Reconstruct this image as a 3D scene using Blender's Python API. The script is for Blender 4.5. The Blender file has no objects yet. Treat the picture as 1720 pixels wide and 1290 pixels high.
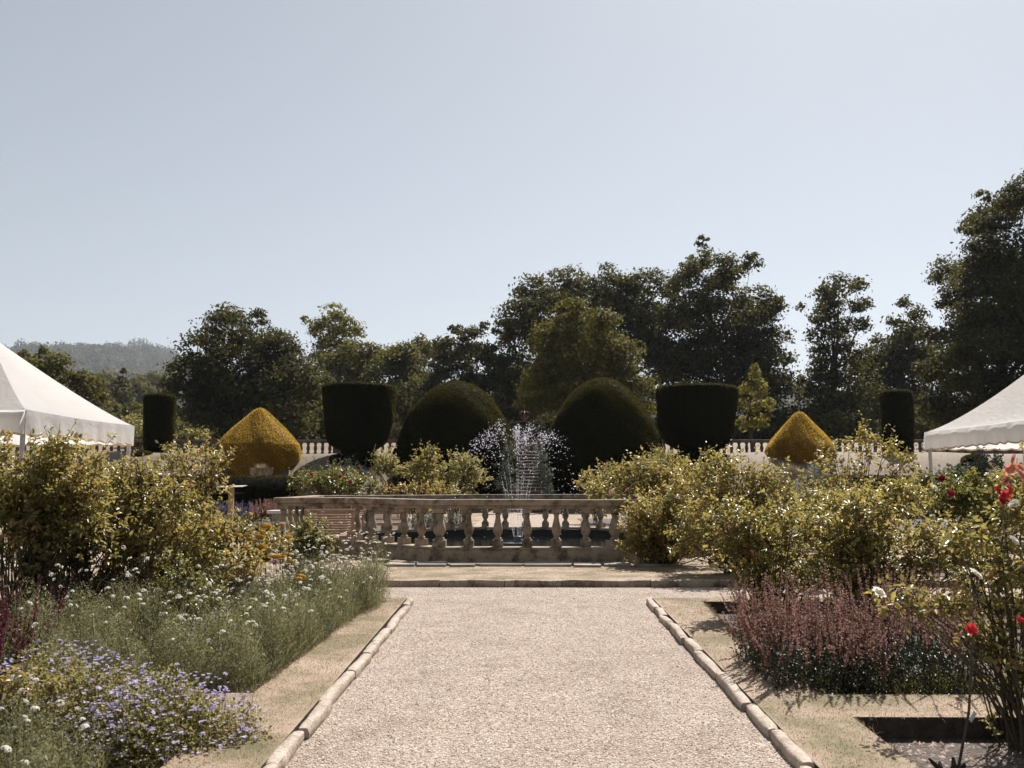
import bpy, bmesh, math, random
import numpy as np
from mathutils import Vector, Matrix, Euler

R = math.radians
scene = bpy.context.scene
COL = scene.collection

# ------------------------------------------------------------------ camera, sky, sun, exposure
FPX = 1528.0
CAM = Vector((-0.09, 0.0, 1.26))
PITCH, YAW = math.atan(167 / FPX), math.atan(16 / FPX)
cd = bpy.data.cameras.new("camera")
cam = bpy.data.objects.new("camera", cd)
COL.objects.link(cam)
cam.location = CAM
cam.rotation_euler = Euler((math.pi / 2 + PITCH, 0, YAW))
cd.sensor_width = 36.0
cd.lens = FPX / 1720 * 36
cd.clip_start, cd.clip_end = 0.05, 6000
cd.dof.use_dof = True
cd.dof.focus_distance = 15.0
cd.dof.aperture_fstop = 5.0
scene.camera = cam
CR = cam.rotation_euler.to_matrix()

SUN_EL, SUN_AZ = 52.0, 25.0           # azimuth to the right of +Y
w = bpy.data.worlds.new("World"); scene.world = w; w.use_nodes = True
nt = w.node_tree; nt.nodes.clear()
sky = nt.nodes.new("ShaderNodeTexSky"); sky.sky_type = 'NISHITA'; sky.sun_disc = False
sky.sun_elevation = R(SUN_EL); sky.sun_rotation = R(SUN_AZ)
sky.air_density = 1.0; sky.dust_density = 1.0; sky.ozone_density = 1.2; sky.altitude = 60
hs = nt.nodes.new("ShaderNodeHueSaturation"); hs.inputs["Saturation"].default_value = 0.46
bg = nt.nodes.new("ShaderNodeBackground"); bg.inputs["Strength"].default_value = 0.073
wo = nt.nodes.new("ShaderNodeOutputWorld")
gm = nt.nodes.new("ShaderNodeGamma"); gm.inputs["Gamma"].default_value = 0.85
hs.inputs["Hue"].default_value = 0.490
nt.links.new(sky.outputs[0], gm.inputs[0]); nt.links.new(gm.outputs[0], hs.inputs["Color"]); nt.links.new(hs.outputs[0], bg.inputs[0]); nt.links.new(bg.outputs[0], wo.inputs[0])

sl = bpy.data.lights.new("sun", 'SUN'); sl.energy = 5.0; sl.angle = R(0.53); sl.color = (1.0, 0.955, 0.90)
sun = bpy.data.objects.new("sun", sl); COL.objects.link(sun)
sdir = Vector((math.sin(R(SUN_AZ)) * math.cos(R(SUN_EL)), math.cos(R(SUN_AZ)) * math.cos(R(SUN_EL)), math.sin(R(SUN_EL))))
sun.rotation_euler = sdir.to_track_quat('Z', 'Y').to_euler()
sun.location = sdir * 60
scene.view_settings.view_transform = 'Standard'
scene.view_settings.look = 'None'
scene.view_settings.exposure = 0.85
scene.view_settings.gamma = 1.0
scene.render.engine = 'CYCLES'
cy = scene.cycles
cy.max_bounces = 6; cy.diffuse_bounces = 3; cy.glossy_bounces = 2; cy.transmission_bounces = 4; cy.volume_bounces = 0
cy.transparent_max_bounces = 4
cy.use_denoising = True
try:
    cy.denoiser = 'OPENIMAGEDENOISE'; cy.denoising_input_passes = 'RGB_ALBEDO_NORMAL'
except Exception:
    pass

# ------------------------------------------------------------------ helpers
def P(u, v, Y):
    """world point of a photograph pixel at the given distance along +Y"""
    d = CR @ Vector(((u - 860) / FPX, -(v - 645) / FPX, -1.0))
    t = (Y - CAM.y) / d.y
    return CAM + d * t
def px(Y): return Y / FPX

def gz(y): return -0.062 - 0.02 * (11.9 - y)          # gravel level in front of the fountain
def lerp(a, b, t): return a + (b - a) * t
def sstep(a, b, x):
    t = min(1, max(0, (x - a) / (b - a))); return t * t * (3 - 2 * t)
def ground_z(x, y):
    if y < 11.0: z = gz(y) - 0.09
    elif y < 13: z = lerp(gz(11.0) - 0.09, -0.06, (y - 11.0) / 2.0)
    elif y < 40: z = -0.06
    elif y < 45.6: z = -0.06 + 2.86 * sstep(39.2, 46.2, y) * 1.0
    elif y < 54: z = -0.06 + 2.86 * sstep(39.2, 46.2, min(y, 46.2))
    elif y < 80: z = 2.8 + 2.1 * sstep(53.9, 82, y)
    else: z = 4.87 + (y - 80) * 0.012
    if y > 500:
        t = sstep(500, 2900, y)
        crest = 225 + 152 * math.exp(-((x + 1330) / 560.0) ** 2) + 12 * math.sin(x * 0.005) + 8 * math.sin(x * .012 + 1)
        z = lerp(z, crest, t)
    return z
def soil_z(y): return gz(y) - 0.075
def lawn_z(y): return gz(y) + 0.05 if y < 11.9 else 0.0

def link(o, parent=None):
    COL.objects.link(o)
    if parent is not None: o.parent = parent
    return o
def tag(o, label=None, cat=None, group=None, kind=None):
    if label: o["label"] = label
    if cat: o["category"] = cat
    if group: o["group"] = group
    if kind: o["kind"] = kind
    return o
def thing(name, label, cat, loc=(0, 0, 0), rz=0, group=None):
    o = bpy.data.objects.new(name, None); link(o)
    o.location = loc; o.rotation_euler = (0, 0, rz); o.empty_display_size = .2
    return tag(o, label, cat, group)
def copy_tree(o, parent=None):
    c = o.copy(); COL.objects.link(c)
    if parent is not None: c.parent = parent
    for ch in list(o.children): copy_tree(ch, c)
    return c

def mesh_np(name, V, F, mat, parent=None, tint=None, smooth=False, origin=None):
    """V (n,3), F (m,k) with one polygon size; parent's location is taken off"""
    V = np.asarray(V, np.float32)
    if parent is not None:
        V = V - np.array(parent.location, np.float32)
    elif origin is not None:
        V = V - np.array(origin, np.float32)
    F = np.asarray(F, np.int32)
    me = bpy.data.meshes.new(name)
    n, (m, k) = len(V), F.shape
    me.vertices.add(n); me.vertices.foreach_set("co", V.ravel())
    me.loops.add(m * k); me.loops.foreach_set("vertex_index", F.ravel())
    me.polygons.add(m)
    me.polygons.foreach_set("loop_start", np.arange(0, m * k, k, dtype=np.int32))
    if smooth: me.polygons.foreach_set("use_smooth", np.ones(m, bool))
    me.update(calc_edges=True)
    if tint is not None:
        a = me.attributes.new("tint", 'FLOAT', 'POINT'); a.data.foreach_set("value", np.asarray(tint, np.float32))
    me.materials.append(mat)
    o = bpy.data.objects.new(name, me); link(o, parent)
    if parent is None and origin is not None: o.location = origin
    return o

class MB:
    """collects simple shapes, links them as one mesh (world coordinates; parent's location is taken off)"""
    def __init__(s): s.v = []; s.f = []
    def add(s, V, F):
        b = len(s.v); s.v += [tuple(p) for p in V]; s.f += [tuple(i + b for i in f) for f in F]; return s
    def box(s, c, size, M=None, taper=1.0):
        x, y, z = [q / 2 for q in size]; V = []
        for sz in (-1, 1):
            t = taper if sz > 0 else 1
            for sx, sy in ((-1, -1), (1, -1), (1, 1), (-1, 1)):
                p = Vector((sx * x * t, sy * y * t, sz * z))
                if M is not None: p = M @ p
                V.append(p + Vector(c))
        return s.add(V, [(3, 2, 1, 0), (4, 5, 6, 7), (0, 1, 5, 4), (1, 2, 6, 5), (2, 3, 7, 6), (3, 0, 4, 7)])
    def bar(s, a, b, w, h=None):
        a, b = Vector(a), Vector(b); h = h or w; d = b - a; L = d.length
        q = d.to_track_quat('Z', 'Y').to_matrix()
        return s.box((a + b) / 2, (w, h, L), q)
    def tube(s, pts, rad, n=6):
        pts = [Vector(p) for p in pts]; V = []; F = []
        for i, p in enumerate(pts):
            d = (pts[min(i + 1, len(pts) - 1)] - pts[max(i - 1, 0)])
            if d.length < 1e-6: d = Vector((0, 0, 1))
            q = d.to_track_quat('Z', 'Y').to_matrix()
            r = rad[i] if hasattr(rad, '__len__') else rad
            for k in range(n):
                a = 2 * math.pi * k / n; V.append(p + q @ Vector((math.cos(a) * r, math.sin(a) * r, 0)))
        for i in range(len(pts) - 1):
            for k in range(n):
                F.append((i * n + k, i * n + (k + 1) % n, (i + 1) * n + (k + 1) % n, (i + 1) * n + k))
        F.append(tuple(reversed(range(n)))); F.append(tuple(range((len(pts) - 1) * n, len(pts) * n)))
        return s.add(V, F)
    def lathe(s, c, prof, n=20, sq=False):
        V = []; F = []; c = Vector(c)
        for (r, z) in prof:
            for k in range(n):
                a = 2 * math.pi * (k + .5) / n; V.append(c + Vector((math.cos(a) * r, math.sin(a) * r, z)))
        for i in range(len(prof) - 1):
            for k in range(n): F.append((i * n + k, i * n + (k + 1) % n, (i + 1) * n + (k + 1) % n, (i + 1) * n + k))
        F.append(tuple(reversed(range(n)))); F.append(tuple(range((len(prof) - 1) * n, len(prof) * n)))
        return s.add(V, F)
    def build(s, name, mat, parent=None, smooth=False, bevel=0, origin=None):
        off = Vector(parent.location) if parent is not None else Vector(origin) if origin is not None else Vector((0, 0, 0))
        me = bpy.data.meshes.new(name)
        me.from_pydata([tuple(Vector(p) - off) for p in s.v], [], s.f); me.update()
        if smooth:
            me.polygons.foreach_set("use_smooth", [True] * len(me.polygons))
            me.set_sharp_from_angle(angle=R(45))
        me.materials.append(mat)
        o = bpy.data.objects.new(name, me); link(o, parent)
        if parent is None and origin is not None: o.location = origin
        if bevel:
            m = o.modifiers.new("bevel", 'BEVEL'); m.width = bevel; m.segments = 2; m.limit_method = 'ANGLE'
        return o

# ------------------------------------------------------------------ materials
def new_mat(name):
    m = bpy.data.materials.new(name); m.use_nodes = True
    t = m.node_tree; b = t.nodes["Principled BSDF"]; return m, t, b
def N(t, kind, **kw):
    n = t.nodes.new(kind)
    for k, v in kw.items():
        if k in n.inputs: n.inputs[k].default_value = v
        else: setattr(n, k, v)
    return n
def ramp(t, stops):
    n = t.nodes.new("ShaderNodeValToRGB"); e = n.color_ramp.elements
    while len(e) < len(stops): e.new(.5)
    for i, (p, c) in enumerate(stops): e[i].position = p; e[i].color = (*c, 1)
    return n
def pos_node(t): return t.nodes.new("ShaderNodeNewGeometry").outputs["Position"]

def noise_mat(name, stops, scale=3, detail=6, rough=.8, bump=.3, bscale=40, bdist=.01, spec=.3, fine=None, stretch=None):
    m, t, b = new_mat(name)
    p = pos_node(t)
    if stretch:
        mp = t.nodes.new("ShaderNodeMapping"); mp.inputs["Scale"].default_value = stretch
        t.links.new(p, mp.inputs[0]); p = mp.outputs[0]
    n = N(t, "ShaderNodeTexNoise", Scale=scale, Detail=detail, Roughness=.65); t.links.new(p, n.inputs["Vector"])
    r = ramp(t, stops); t.links.new(n.outputs[0], r.inputs[0])
    col = r.outputs[0]
    if fine:
        n3 = N(t, "ShaderNodeTexNoise", Scale=fine[0], Detail=3); t.links.new(p, n3.inputs["Vector"])
        r3 = ramp(t, [(.3, (1 - fine[1],) * 3), (.7, (1 + fine[1],) * 3)]); t.links.new(n3.outputs[0], r3.inputs[0])
        mx = t.nodes.new("ShaderNodeMix"); mx.data_type = 'RGBA'; mx.blend_type = 'MULTIPLY'; mx.inputs[0].default_value = 1
        t.links.new(col, mx.inputs[6]); t.links.new(r3.outputs[0], mx.inputs[7]); col = mx.outputs[2]
    t.links.new(col, b.inputs["Base Color"])
    b.inputs["Roughness"].default_value = rough; b.inputs["Specular IOR Level"].default_value = spec
    if bump:
        n2 = N(t, "ShaderNodeTexNoise", Scale=bscale, Detail=5); t.links.new(p, n2.inputs["Vector"])
        bp = N(t, "ShaderNodeBump", Strength=bump, Distance=bdist); t.links.new(n2.outputs[0], bp.inputs["Height"]); t.links.new(bp.outputs[0], b.inputs["Normal"])
    return m

def leaf_mat(name, stops, trans=(.25, .28, .05), tfac=.35, rough=.45, spec=.4):
    m, t, b = new_mat(name)
    a = t.nodes.new("ShaderNodeAttribute"); a.attribute_name = "tint"
    r = ramp(t, stops); t.links.new(a.outputs["Fac"], r.inputs[0])
    t.links.new(r.outputs[0], b.inputs["Base Color"])
    b.inputs["Roughness"].default_value = rough; b.inputs["Specular IOR Level"].default_value = spec
    tr = t.nodes.new("ShaderNodeBsdfTranslucent")
    mul = t.nodes.new("ShaderNodeMix"); mul.data_type = 'RGBA'; mul.inputs[0].default_value = .5
    t.links.new(r.outputs[0], mul.inputs[6]); mul.inputs[7].default_value = (*trans, 1)
    t.links.new(mul.outputs[2], tr.inputs[0])
    ms = t.nodes.new("ShaderNodeMixShader"); ms.inputs[0].default_value = tfac
    t.links.new(b.outputs[0], ms.inputs[1]); t.links.new(tr.outputs[0], ms.inputs[2])
    t.links.new(ms.outputs[0], t.nodes["Material Output"].inputs[0])
    return m

M = {}
def gravel_material():
    m, t, b = new_mat("gravel"); p = pos_node(t)
    v = N(t, "ShaderNodeTexVoronoi", Scale=88.0); t.links.new(p, v.inputs["Vector"])
    sep = t.nodes.new("ShaderNodeSeparateColor"); t.links.new(v.outputs["Color"], sep.inputs[0])
    r = ramp(t, [(0, (0.1344, 0.0882, 0.063)), (.18, (0.294, 0.231, 0.1848)), (.55, (0.4074, 0.336, 0.2814)), (.85, (0.4788, 0.4074, 0.3486)), (1, (0.588, 0.5292, 0.4704))])
    t.links.new(sep.outputs[0], r.inputs[0])
    n = N(t, "ShaderNodeTexNoise", Scale=2.4, Detail=7, Roughness=.68); t.links.new(p, n.inputs["Vector"])
    r2 = ramp(t, [(.32, (.74, .68, .63)), (.52, (1.0, .97, .94)), (.7, (1.10, 1.06, 1.02))]); t.links.new(n.outputs[0], r2.inputs[0])
    mx = t.nodes.new("ShaderNodeMix"); mx.data_type = 'RGBA'; mx.blend_type = 'MULTIPLY'; mx.inputs[0].default_value = 1
    t.links.new(r.outputs[0], mx.inputs[6]); t.links.new(r2.outputs[0], mx.inputs[7]); t.links.new(mx.outputs[2], b.inputs["Base Color"])
    b.inputs["Roughness"].default_value = .85; b.inputs["Specular IOR Level"].default_value = .2
    bp = N(t, "ShaderNodeBump", Strength=1.0, Distance=.012); bp.invert = True
    t.links.new(v.outputs["Distance"], bp.inputs["Height"]); t.links.new(bp.outputs[0], b.inputs["Normal"])
    return m
M['gravel'] = gravel_material()
M['pebble'] = leaf_mat("pebble", [(0, (0.129, 0.0817, 0.0559)), (.35, (0.3182, 0.2494, 0.2021)), (.8, (0.4644, 0.3913, 0.3311)), (1, (0.6192, 0.559, 0.4988))], tfac=0.0, rough=.8, spec=.2)
M['lawn'] = noise_mat("dry_lawn", [(.30, (0.105, 0.0966, 0.042)), (.43, (0.1848, 0.1428, 0.0798)), (.56, (0.294, 0.2142, 0.1512)), (.72, (0.378, 0.2856, 0.21))], scale=1.6, bump=.6, bscale=90, bdist=.02, fine=(120, .35))
M['field'] = noise_mat("dry_field", [(.3, (0.1216, 0.0912, 0.0547)), (.6, (0.1946, 0.1429, 0.1003)), (.75, (0.2371, 0.1824, 0.1307))], scale=.35, bump=.5, bscale=25, bdist=.05, fine=(14, .3))
M['soil'] = noise_mat("soil", [(.3, (0.054, 0.0405, 0.0315)), (.55, (0.117, 0.09, 0.072)), (.75, (0.18, 0.144, 0.117))], scale=14, bump=1, bscale=45, bdist=.05, fine=(90, .4))
M['stone'] = noise_mat("weathered_limestone", [(.31, (.05, .04, .03)), (.41, (.16, .122, .086)), (.51, (.29, .226, .162)), (.75, (.40, .325, .24))], scale=5, bump=.5, bscale=45, bdist=.008, fine=(60, .25))
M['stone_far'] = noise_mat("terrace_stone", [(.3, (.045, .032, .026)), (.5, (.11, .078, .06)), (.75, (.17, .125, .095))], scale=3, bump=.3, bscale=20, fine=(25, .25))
M['kerb'] = noise_mat("edging_stone", [(.28, (0.1408, 0.1056, 0.0792)), (.45, (0.3168, 0.2552, 0.2024)), (.75, (0.44, 0.3696, 0.308))], scale=7, bump=.7, bscale=35, bdist=.012, fine=(70, .3))
M['slab'] = noise_mat("paving_slab", [(.3, (0.187, 0.1615, 0.136)), (.6, (0.306, 0.272, 0.238)), (.8, (0.357, 0.323, 0.289))], scale=4, bump=.4, bscale=30, fine=(50, .2))
M['shaded_cut_earth'] = noise_mat("shaded_cut_turf_edge", [(.3, (.02, .015, .011)), (.7, (.075, .055, .04))], scale=18, bump=.8, bscale=60, bdist=.02)  # bare earth of the cut edge, darkened further to paint in its shadow
M['canvas'] = None
def canvas():
    m, t, b = new_mat("white_canvas"); p = pos_node(t)
    n = N(t, "ShaderNodeTexNoise", Scale=1.5, Detail=4); t.links.new(p, n.inputs["Vector"])
    r = ramp(t, [(.3, (0.44, 0.4356, 0.4312)), (.7, (0.4928, 0.4884, 0.484))]); t.links.new(n.outputs[0], r.inputs[0]); t.links.new(r.outputs[0], b.inputs["Base Color"])
    b.inputs["Roughness"].default_value = .55; b.inputs["Specular IOR Level"].default_value = .3
    n2 = N(t, "ShaderNodeTexNoise", Scale=4.5, Detail=3, Distortion=1.5); t.links.new(p, n2.inputs["Vector"])
    bp = N(t, "ShaderNodeBump", Strength=.5, Distance=.05); t.links.new(n2.outputs[0], bp.inputs["Height"]); t.links.new(bp.outputs[0], b.inputs["Normal"])
    tr = N(t, "ShaderNodeBsdfTranslucent", Color=(.90, .88, .86, 1)); ms = t.nodes.new("ShaderNodeMixShader"); ms.inputs[0].default_value = .5
    t.links.new(b.outputs[0], ms.inputs[1]); t.links.new(tr.outputs[0], ms.inputs[2]); t.links.new(ms.outputs[0], t.nodes["Material Output"].inputs[0])
    return m
M['canvas'] = canvas()
M['trim'] = noise_mat("beige_trim", [(.3, (.46, .34, .22)), (.7, (.55, .42, .28))], scale=6, bump=0)
M['white_paint'] = noise_mat("white_paint", [(.3, (0.527, 0.527, 0.527)), (.7, (0.6375, 0.6375, 0.629))], scale=6, rough=.4, bump=.1)
M['grey_metal'] = noise_mat("aluminium_pole", [(.3, (.34, .32, .30)), (.7, (.46, .44, .42))], scale=9, rough=.45, bump=.05)
M['iron'] = noise_mat("dark_iron", [(.3, (.015, .015, .016)), (.7, (.04, .04, .042))], scale=9, rough=.28, bump=.1, spec=.8)
M['gilt'] = noise_mat("rusty_gilt_iron", [(.3, (.10, .045, .025)), (.6, (.26, .13, .07)), (.75, (.34, .22, .14))], scale=9, rough=.4, bump=.2, spec=.6)
M['teak'] = noise_mat("brown_wood", [(.3, (.24, .15, .105)), (.6, (.38, .25, .18)), (.8, (.46, .32, .235))], scale=4, rough=.5, bump=.2, stretch=(1, 1, 8), fine=(30, .2))
M['post'] = noise_mat("dark_wood_post", [(.3, (.02, .017, .014)), (.7, (.06, .048, .038))], scale=8, rough=.8, bump=.5, stretch=(4, 4, 1))
M['pine'] = noise_mat("pale_wood_post", [(.3, (.30, .19, .10)), (.7, (.42, .28, .16))], scale=5, rough=.6, bump=.1, stretch=(6, 6, 1))
M['bark'] = noise_mat("bark", [(.3, (.03, .024, .018)), (.7, (.085, .068, .05))], scale=3, rough=.9, bump=.8, bscale=12, bdist=.05, stretch=(2, 2, .5))
M['cane'] = noise_mat("rose_cane", [(.3, (.035, .03, .018)), (.6, (.08, .06, .035)), (.8, (.11, .10, .05))], scale=5, rough=.6, bump=0)
M['tag'] = noise_mat("pale_plant_tag", [(.3, (.45, .48, .52)), (.7, (.6, .62, .64))], scale=20, rough=.3, bump=0)

M['yew'] = leaf_mat("yew", [(0, (0.0024, 0.0032, 0.0016)), (.5, (0.0072, 0.0088, 0.0032)), (.85, (0.0176, 0.0184, 0.0064)), (1, (0.04, 0.0368, 0.0128))], trans=(.26, .22, .045), tfac=.22, rough=.7, spec=.05)
M['yew_gold'] = leaf_mat("golden_yew", [(0, (.05, .035, .008)), (.35, (.24, .16, .03)), (.75, (.58, .375, .085)), (1, (.72, .51, .15))], trans=(1, .66, .11), tfac=.36, rough=.6, spec=.1)
M['rose'] = leaf_mat("rose_leaf", [(0, (.022, .024, .009)), (.35, (.085, .082, .026)), (.62, (.205, .19, .06)), (.86, (.37, .30, .105)), (1, (.44, .21, .10))], trans=(.74, .58, .14), tfac=.36, rough=.38, spec=.55)
M['rose_dark'] = leaf_mat("dark_rose_leaf", [(0, (.018, .026, .009)), (.45, (.06, .068, .022)), (.85, (.17, .16, .05)), (1, (.30, .24, .07))], trans=(.5, .44, .09), tfac=.36, rough=.38, spec=.55)
M['olive'] = leaf_mat("pale_leaf", [(0, (.04, .045, .018)), (.5, (.13, .128, .05)), (1, (.28, .24, .10))], trans=(.6, .5, .14), tfac=.42, rough=.5)
M['silver'] = leaf_mat("silver_leaf", [(0, (.10, .115, .095)), (.5, (.20, .22, .19)), (1, (.34, .35, .31))], trans=(.3, .32, .24), tfac=.25, rough=.6)
M['sage'] = leaf_mat("sage_leaf", [(0, (.02, .03, .025)), (.5, (.05, .066, .054)), (1, (.11, .125, .10))], trans=(.18, .22, .12), tfac=.25, rough=.6)
M['blade'] = leaf_mat("feathery_leaf", [(0, (.022, .026, .012)), (.5, (.09, .094, .042)), (.85, (.21, .20, .10)), (1, (.34, .29, .16))], trans=(.5, .46, .19), tfac=.38, rough=.5)
M['tuft'] = leaf_mat("straw_grass", [(0, (0.0935, 0.0935, 0.0382)), (.4, (0.221, 0.17, 0.102)), (.8, (0.34, 0.255, 0.1785)), (1, (0.425, 0.3315, 0.2465))], trans=(.4, .32, .18), tfac=.25, rough=.7, spec=.15)
M['spike'] = leaf_mat("dusky_pink_spike", [(0, (0.0590, 0.0262, 0.0236)), (.45, (0.1837, 0.0951, 0.0754)), (.8, (0.2821, 0.1706, 0.1312)), (1, (0.2230, 0.1050, 0.1574))], trans=(.52, .3, .23), tfac=.38, rough=.7, spec=.1)
M['wine'] = leaf_mat("wine_red_spike", [(0, (.05, .012, .02)), (.6, (.14, .035, .05)), (1, (.22, .07, .12))], trans=(.25, .06, .08), tfac=.3, rough=.7, spec=.1)
M['lavender'] = leaf_mat("lavender_spike", [(0, (.06, .055, .085)), (.5, (.125, .115, .18)), (1, (.24, .22, .33))], trans=(.2, .18, .3), tfac=.3, rough=.7, spec=.1)
M['violet'] = leaf_mat("violet_petal", [(0, (.34, .27, .50)), (.5, (.50, .42, .66)), (1, (.64, .57, .76))], trans=(.7, .6, .86), tfac=.35, rough=.6, spec=.2)
M['white_petal'] = leaf_mat("cream_white_petal", [(0, (.62, .58, .48)), (.5, (.80, .77, .68)), (1, (.86, .84, .77))], trans=(.95, .92, .8), tfac=.45, rough=.6, spec=.2)
M['red_petal'] = leaf_mat("red_petal", [(0, (.28, .008, .018)), (.5, (.50, .018, .03)), (1, (.62, .06, .07))], trans=(.8, .03, .04), tfac=.35, rough=.5, spec=.3)
M['coral_petal'] = leaf_mat("coral_pink_petal", [(0, (.45, .10, .08)), (.5, (.62, .22, .15)), (1, (.7, .42, .3))], trans=(.9, .3, .2), tfac=.35, rough=.5, spec=.3)
M['pink_petal'] = leaf_mat("pink_petal", [(0, (.45, .16, .25)), (.5, (.6, .3, .38)), (1, (.7, .5, .52))], trans=(.9, .4, .5), tfac=.35, rough=.5, spec=.3)
M['crimson_petal'] = leaf_mat("crimson_petal", [(0, (.12, .006, .02)), (.5, (.24, .012, .03)), (1, (.34, .04, .06))], trans=(.4, .02, .04), tfac=.3, rough=.5, spec=.3)
M['yarrow'] = leaf_mat("mustard_flower", [(0, (.42, .22, .025)), (.5, (.52, .31, .05)), (1, (.66, .44, .11))], trans=(.9, .5, .07), tfac=.3, rough=.8, spec=.1)
def tree_leaf(name, k, warm=0.0):
    c = lambda r, g, b: (r * k, g * k, b * k)
    return leaf_mat(name, [(0, c(.012 + warm * .2, .015 + warm * .1, .006)), (.5, c(.030 + warm * .5, .034 + warm * .35, .011)), (1, c(.085 + warm, .080 + warm * .8, .024))],
                    trans=(.19 * k + warm, .168 * k + warm * .75, .035 * k), tfac=.34, rough=.6, spec=.07)
M['oak'] = tree_leaf("oak_leaf", 1.22)
M['oak_warm'] = tree_leaf("olive_tree_leaf", 1.45, .04)
M['wood_far'] = tree_leaf("far_wood_leaf", 1.0)
M['tree_pale'] = tree_leaf("pale_tree_leaf", 2.0, .03)
M['tree_light'] = tree_leaf("young_tree_leaf", 2.4, .05)
M['tree_grey'] = tree_leaf("grey_green_tree_leaf", 1.75, .012)

def water_mat():
    m, t, b = new_mat("pool_water")
    b.inputs["Base Color"].default_value = (.008, .010, .009, 1); b.inputs["Roughness"].default_value = .03
    p = pos_node(t); n = N(t, "ShaderNodeTexNoise", Scale=9, Detail=4); t.links.new(p, n.inputs["Vector"])
    bp = N(t, "ShaderNodeBump", Strength=.14, Distance=.02); t.links.new(n.outputs[0], bp.inputs["Height"]); t.links.new(bp.outputs[0], b.inputs["Normal"])
    return m
M['water'] = water_mat()
def drop_mat():
    m, t, b = new_mat("spray_water")
    b.inputs["Base Color"].default_value = (.86, .84, .88, 1); b.inputs["Roughness"].default_value = .12; b.inputs["Specular IOR Level"].default_value = 1
    tr = N(t, "ShaderNodeBsdfTranslucent", Color=(.95, .93, .97, 1)); ms = t.nodes.new("ShaderNodeMixShader"); ms.inputs[0].default_value = .5
    t.links.new(b.outputs[0], ms.inputs[1]); t.links.new(tr.outputs[0], ms.inputs[2]); t.links.new(ms.outputs[0], t.nodes["Material Output"].inputs[0])
    return m
M['drop'] = drop_mat()
def glass_mat():
    m, t, b = new_mat("table_glass")
    b.inputs["Base Color"].default_value = (.45, .55, .55, 1); b.inputs["Roughness"].default_value = .05; b.inputs["Transmission Weight"].default_value = .6
    return m
M['glass'] = glass_mat()

# ------------------------------------------------------------------ leaf geometry
def unit(a): return a / np.maximum(np.linalg.norm(a, axis=1, keepdims=True), 1e-9)
def leaves6(pos, d, nrm, L, W, fold=.25, droop=.15):
    """folded leaf of six points, two quads"""
    d = unit(d); side = unit(np.cross(d, nrm)); nn = np.cross(side, d)
    L = L[:, None]; W = W[:, None]
    v0 = pos
    l1 = pos + d * L * .33 + side * W * .48 + nn * W * fold; r1 = pos + d * L * .33 - side * W * .48 + nn * W * fold
    l2 = pos + d * L * .7 + side * W * .36 + nn * (W * fold * .8 - L * droop * .5); r2 = pos + d * L * .7 - side * W * .36 + nn * (W * fold * .8 - L * droop * .5)
    tp = pos + d * L - nn * L * droop
    V = np.stack([v0, l1, l2, tp, r2, r1], 1).reshape(-1, 3)
    b = np.arange(len(pos))[:, None] * 6
    F = np.concatenate([b + np.array([0, 1, 2, 3]), b + np.array([0, 3, 4, 5])], 0)
    return V, F
def leaves4(pos, d, nrm, L, W):
    """a rough four-point leaf clump, one bent quad"""
    d = unit(d); side = unit(np.cross(d, nrm)); nn = np.cross(side, d)
    L = L[:, None]; W = W[:, None]
    V = np.stack([pos - d * L * .5, pos + side * W * .5 + nn * W * .15, pos + d * L * .5, pos - side * W * .5 + nn * W * .15], 1).reshape(-1, 3)
    b = np.arange(len(pos))[:, None] * 4
    return V, b + np.array([0, 1, 2, 3])
def blades(pos, d, L, W, rng, bend=.35):
    """thin bent blade: two quads, six points"""
    d = unit(d); h = unit(np.cross(d, rng.normal(size=d.shape))); side = unit(np.cross(d, h))
    L = L[:, None]; W = W[:, None]
    out = h * L * bend * rng.uniform(.2, 1, (len(d), 1))
    mid = pos + d * L * .55 + out * .35; tip = pos + d * L * .97 + out - np.array([0, 0, 1]) * L * bend * .2
    V = np.stack([pos + side * W * .5, pos - side * W * .5, mid + side * W * .4, mid - side * W * .4, tip + side * W * .06, tip - side * W * .06], 1).reshape(-1, 3)
    b = np.arange(len(pos))[:, None] * 6
    F = np.concatenate([b + np.array([0, 1, 3, 2]), b + np.array([2, 3, 5, 4])], 0)
    return V, F
class Pile:
    """gathers numpy quads with a tint per vertex"""
    def __init__(s): s.V = []; s.F = []; s.T = []; s.n = 0
    def add(s, VF, tint_per_leaf=None):
        V, F = VF; s.V.append(V); s.F.append(F + s.n)
        k = len(V)
        if tint_per_leaf is None: s.T.append(np.zeros(k))
        elif np.isscalar(tint_per_leaf): s.T.append(np.full(k, tint_per_leaf))
        else: s.T.append(np.repeat(tint_per_leaf, k // len(tint_per_leaf)))
        s.n += k
    def build(s, name, mat, parent=None, origin=None, smooth=False):
        if not s.V: return None
        return mesh_np(name, np.concatenate(s.V), np.concatenate(s.F), mat, parent, np.concatenate(s.T), smooth, origin)
def sphere_pts(rng, n, zmin=-1.0):
    z = rng.uniform(zmin, 1, n); a = rng.uniform(0, 2 * np.pi, n); r = np.sqrt(1 - z * z)
    return np.stack([r * np.cos(a), r * np.sin(a), z], 1)

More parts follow.
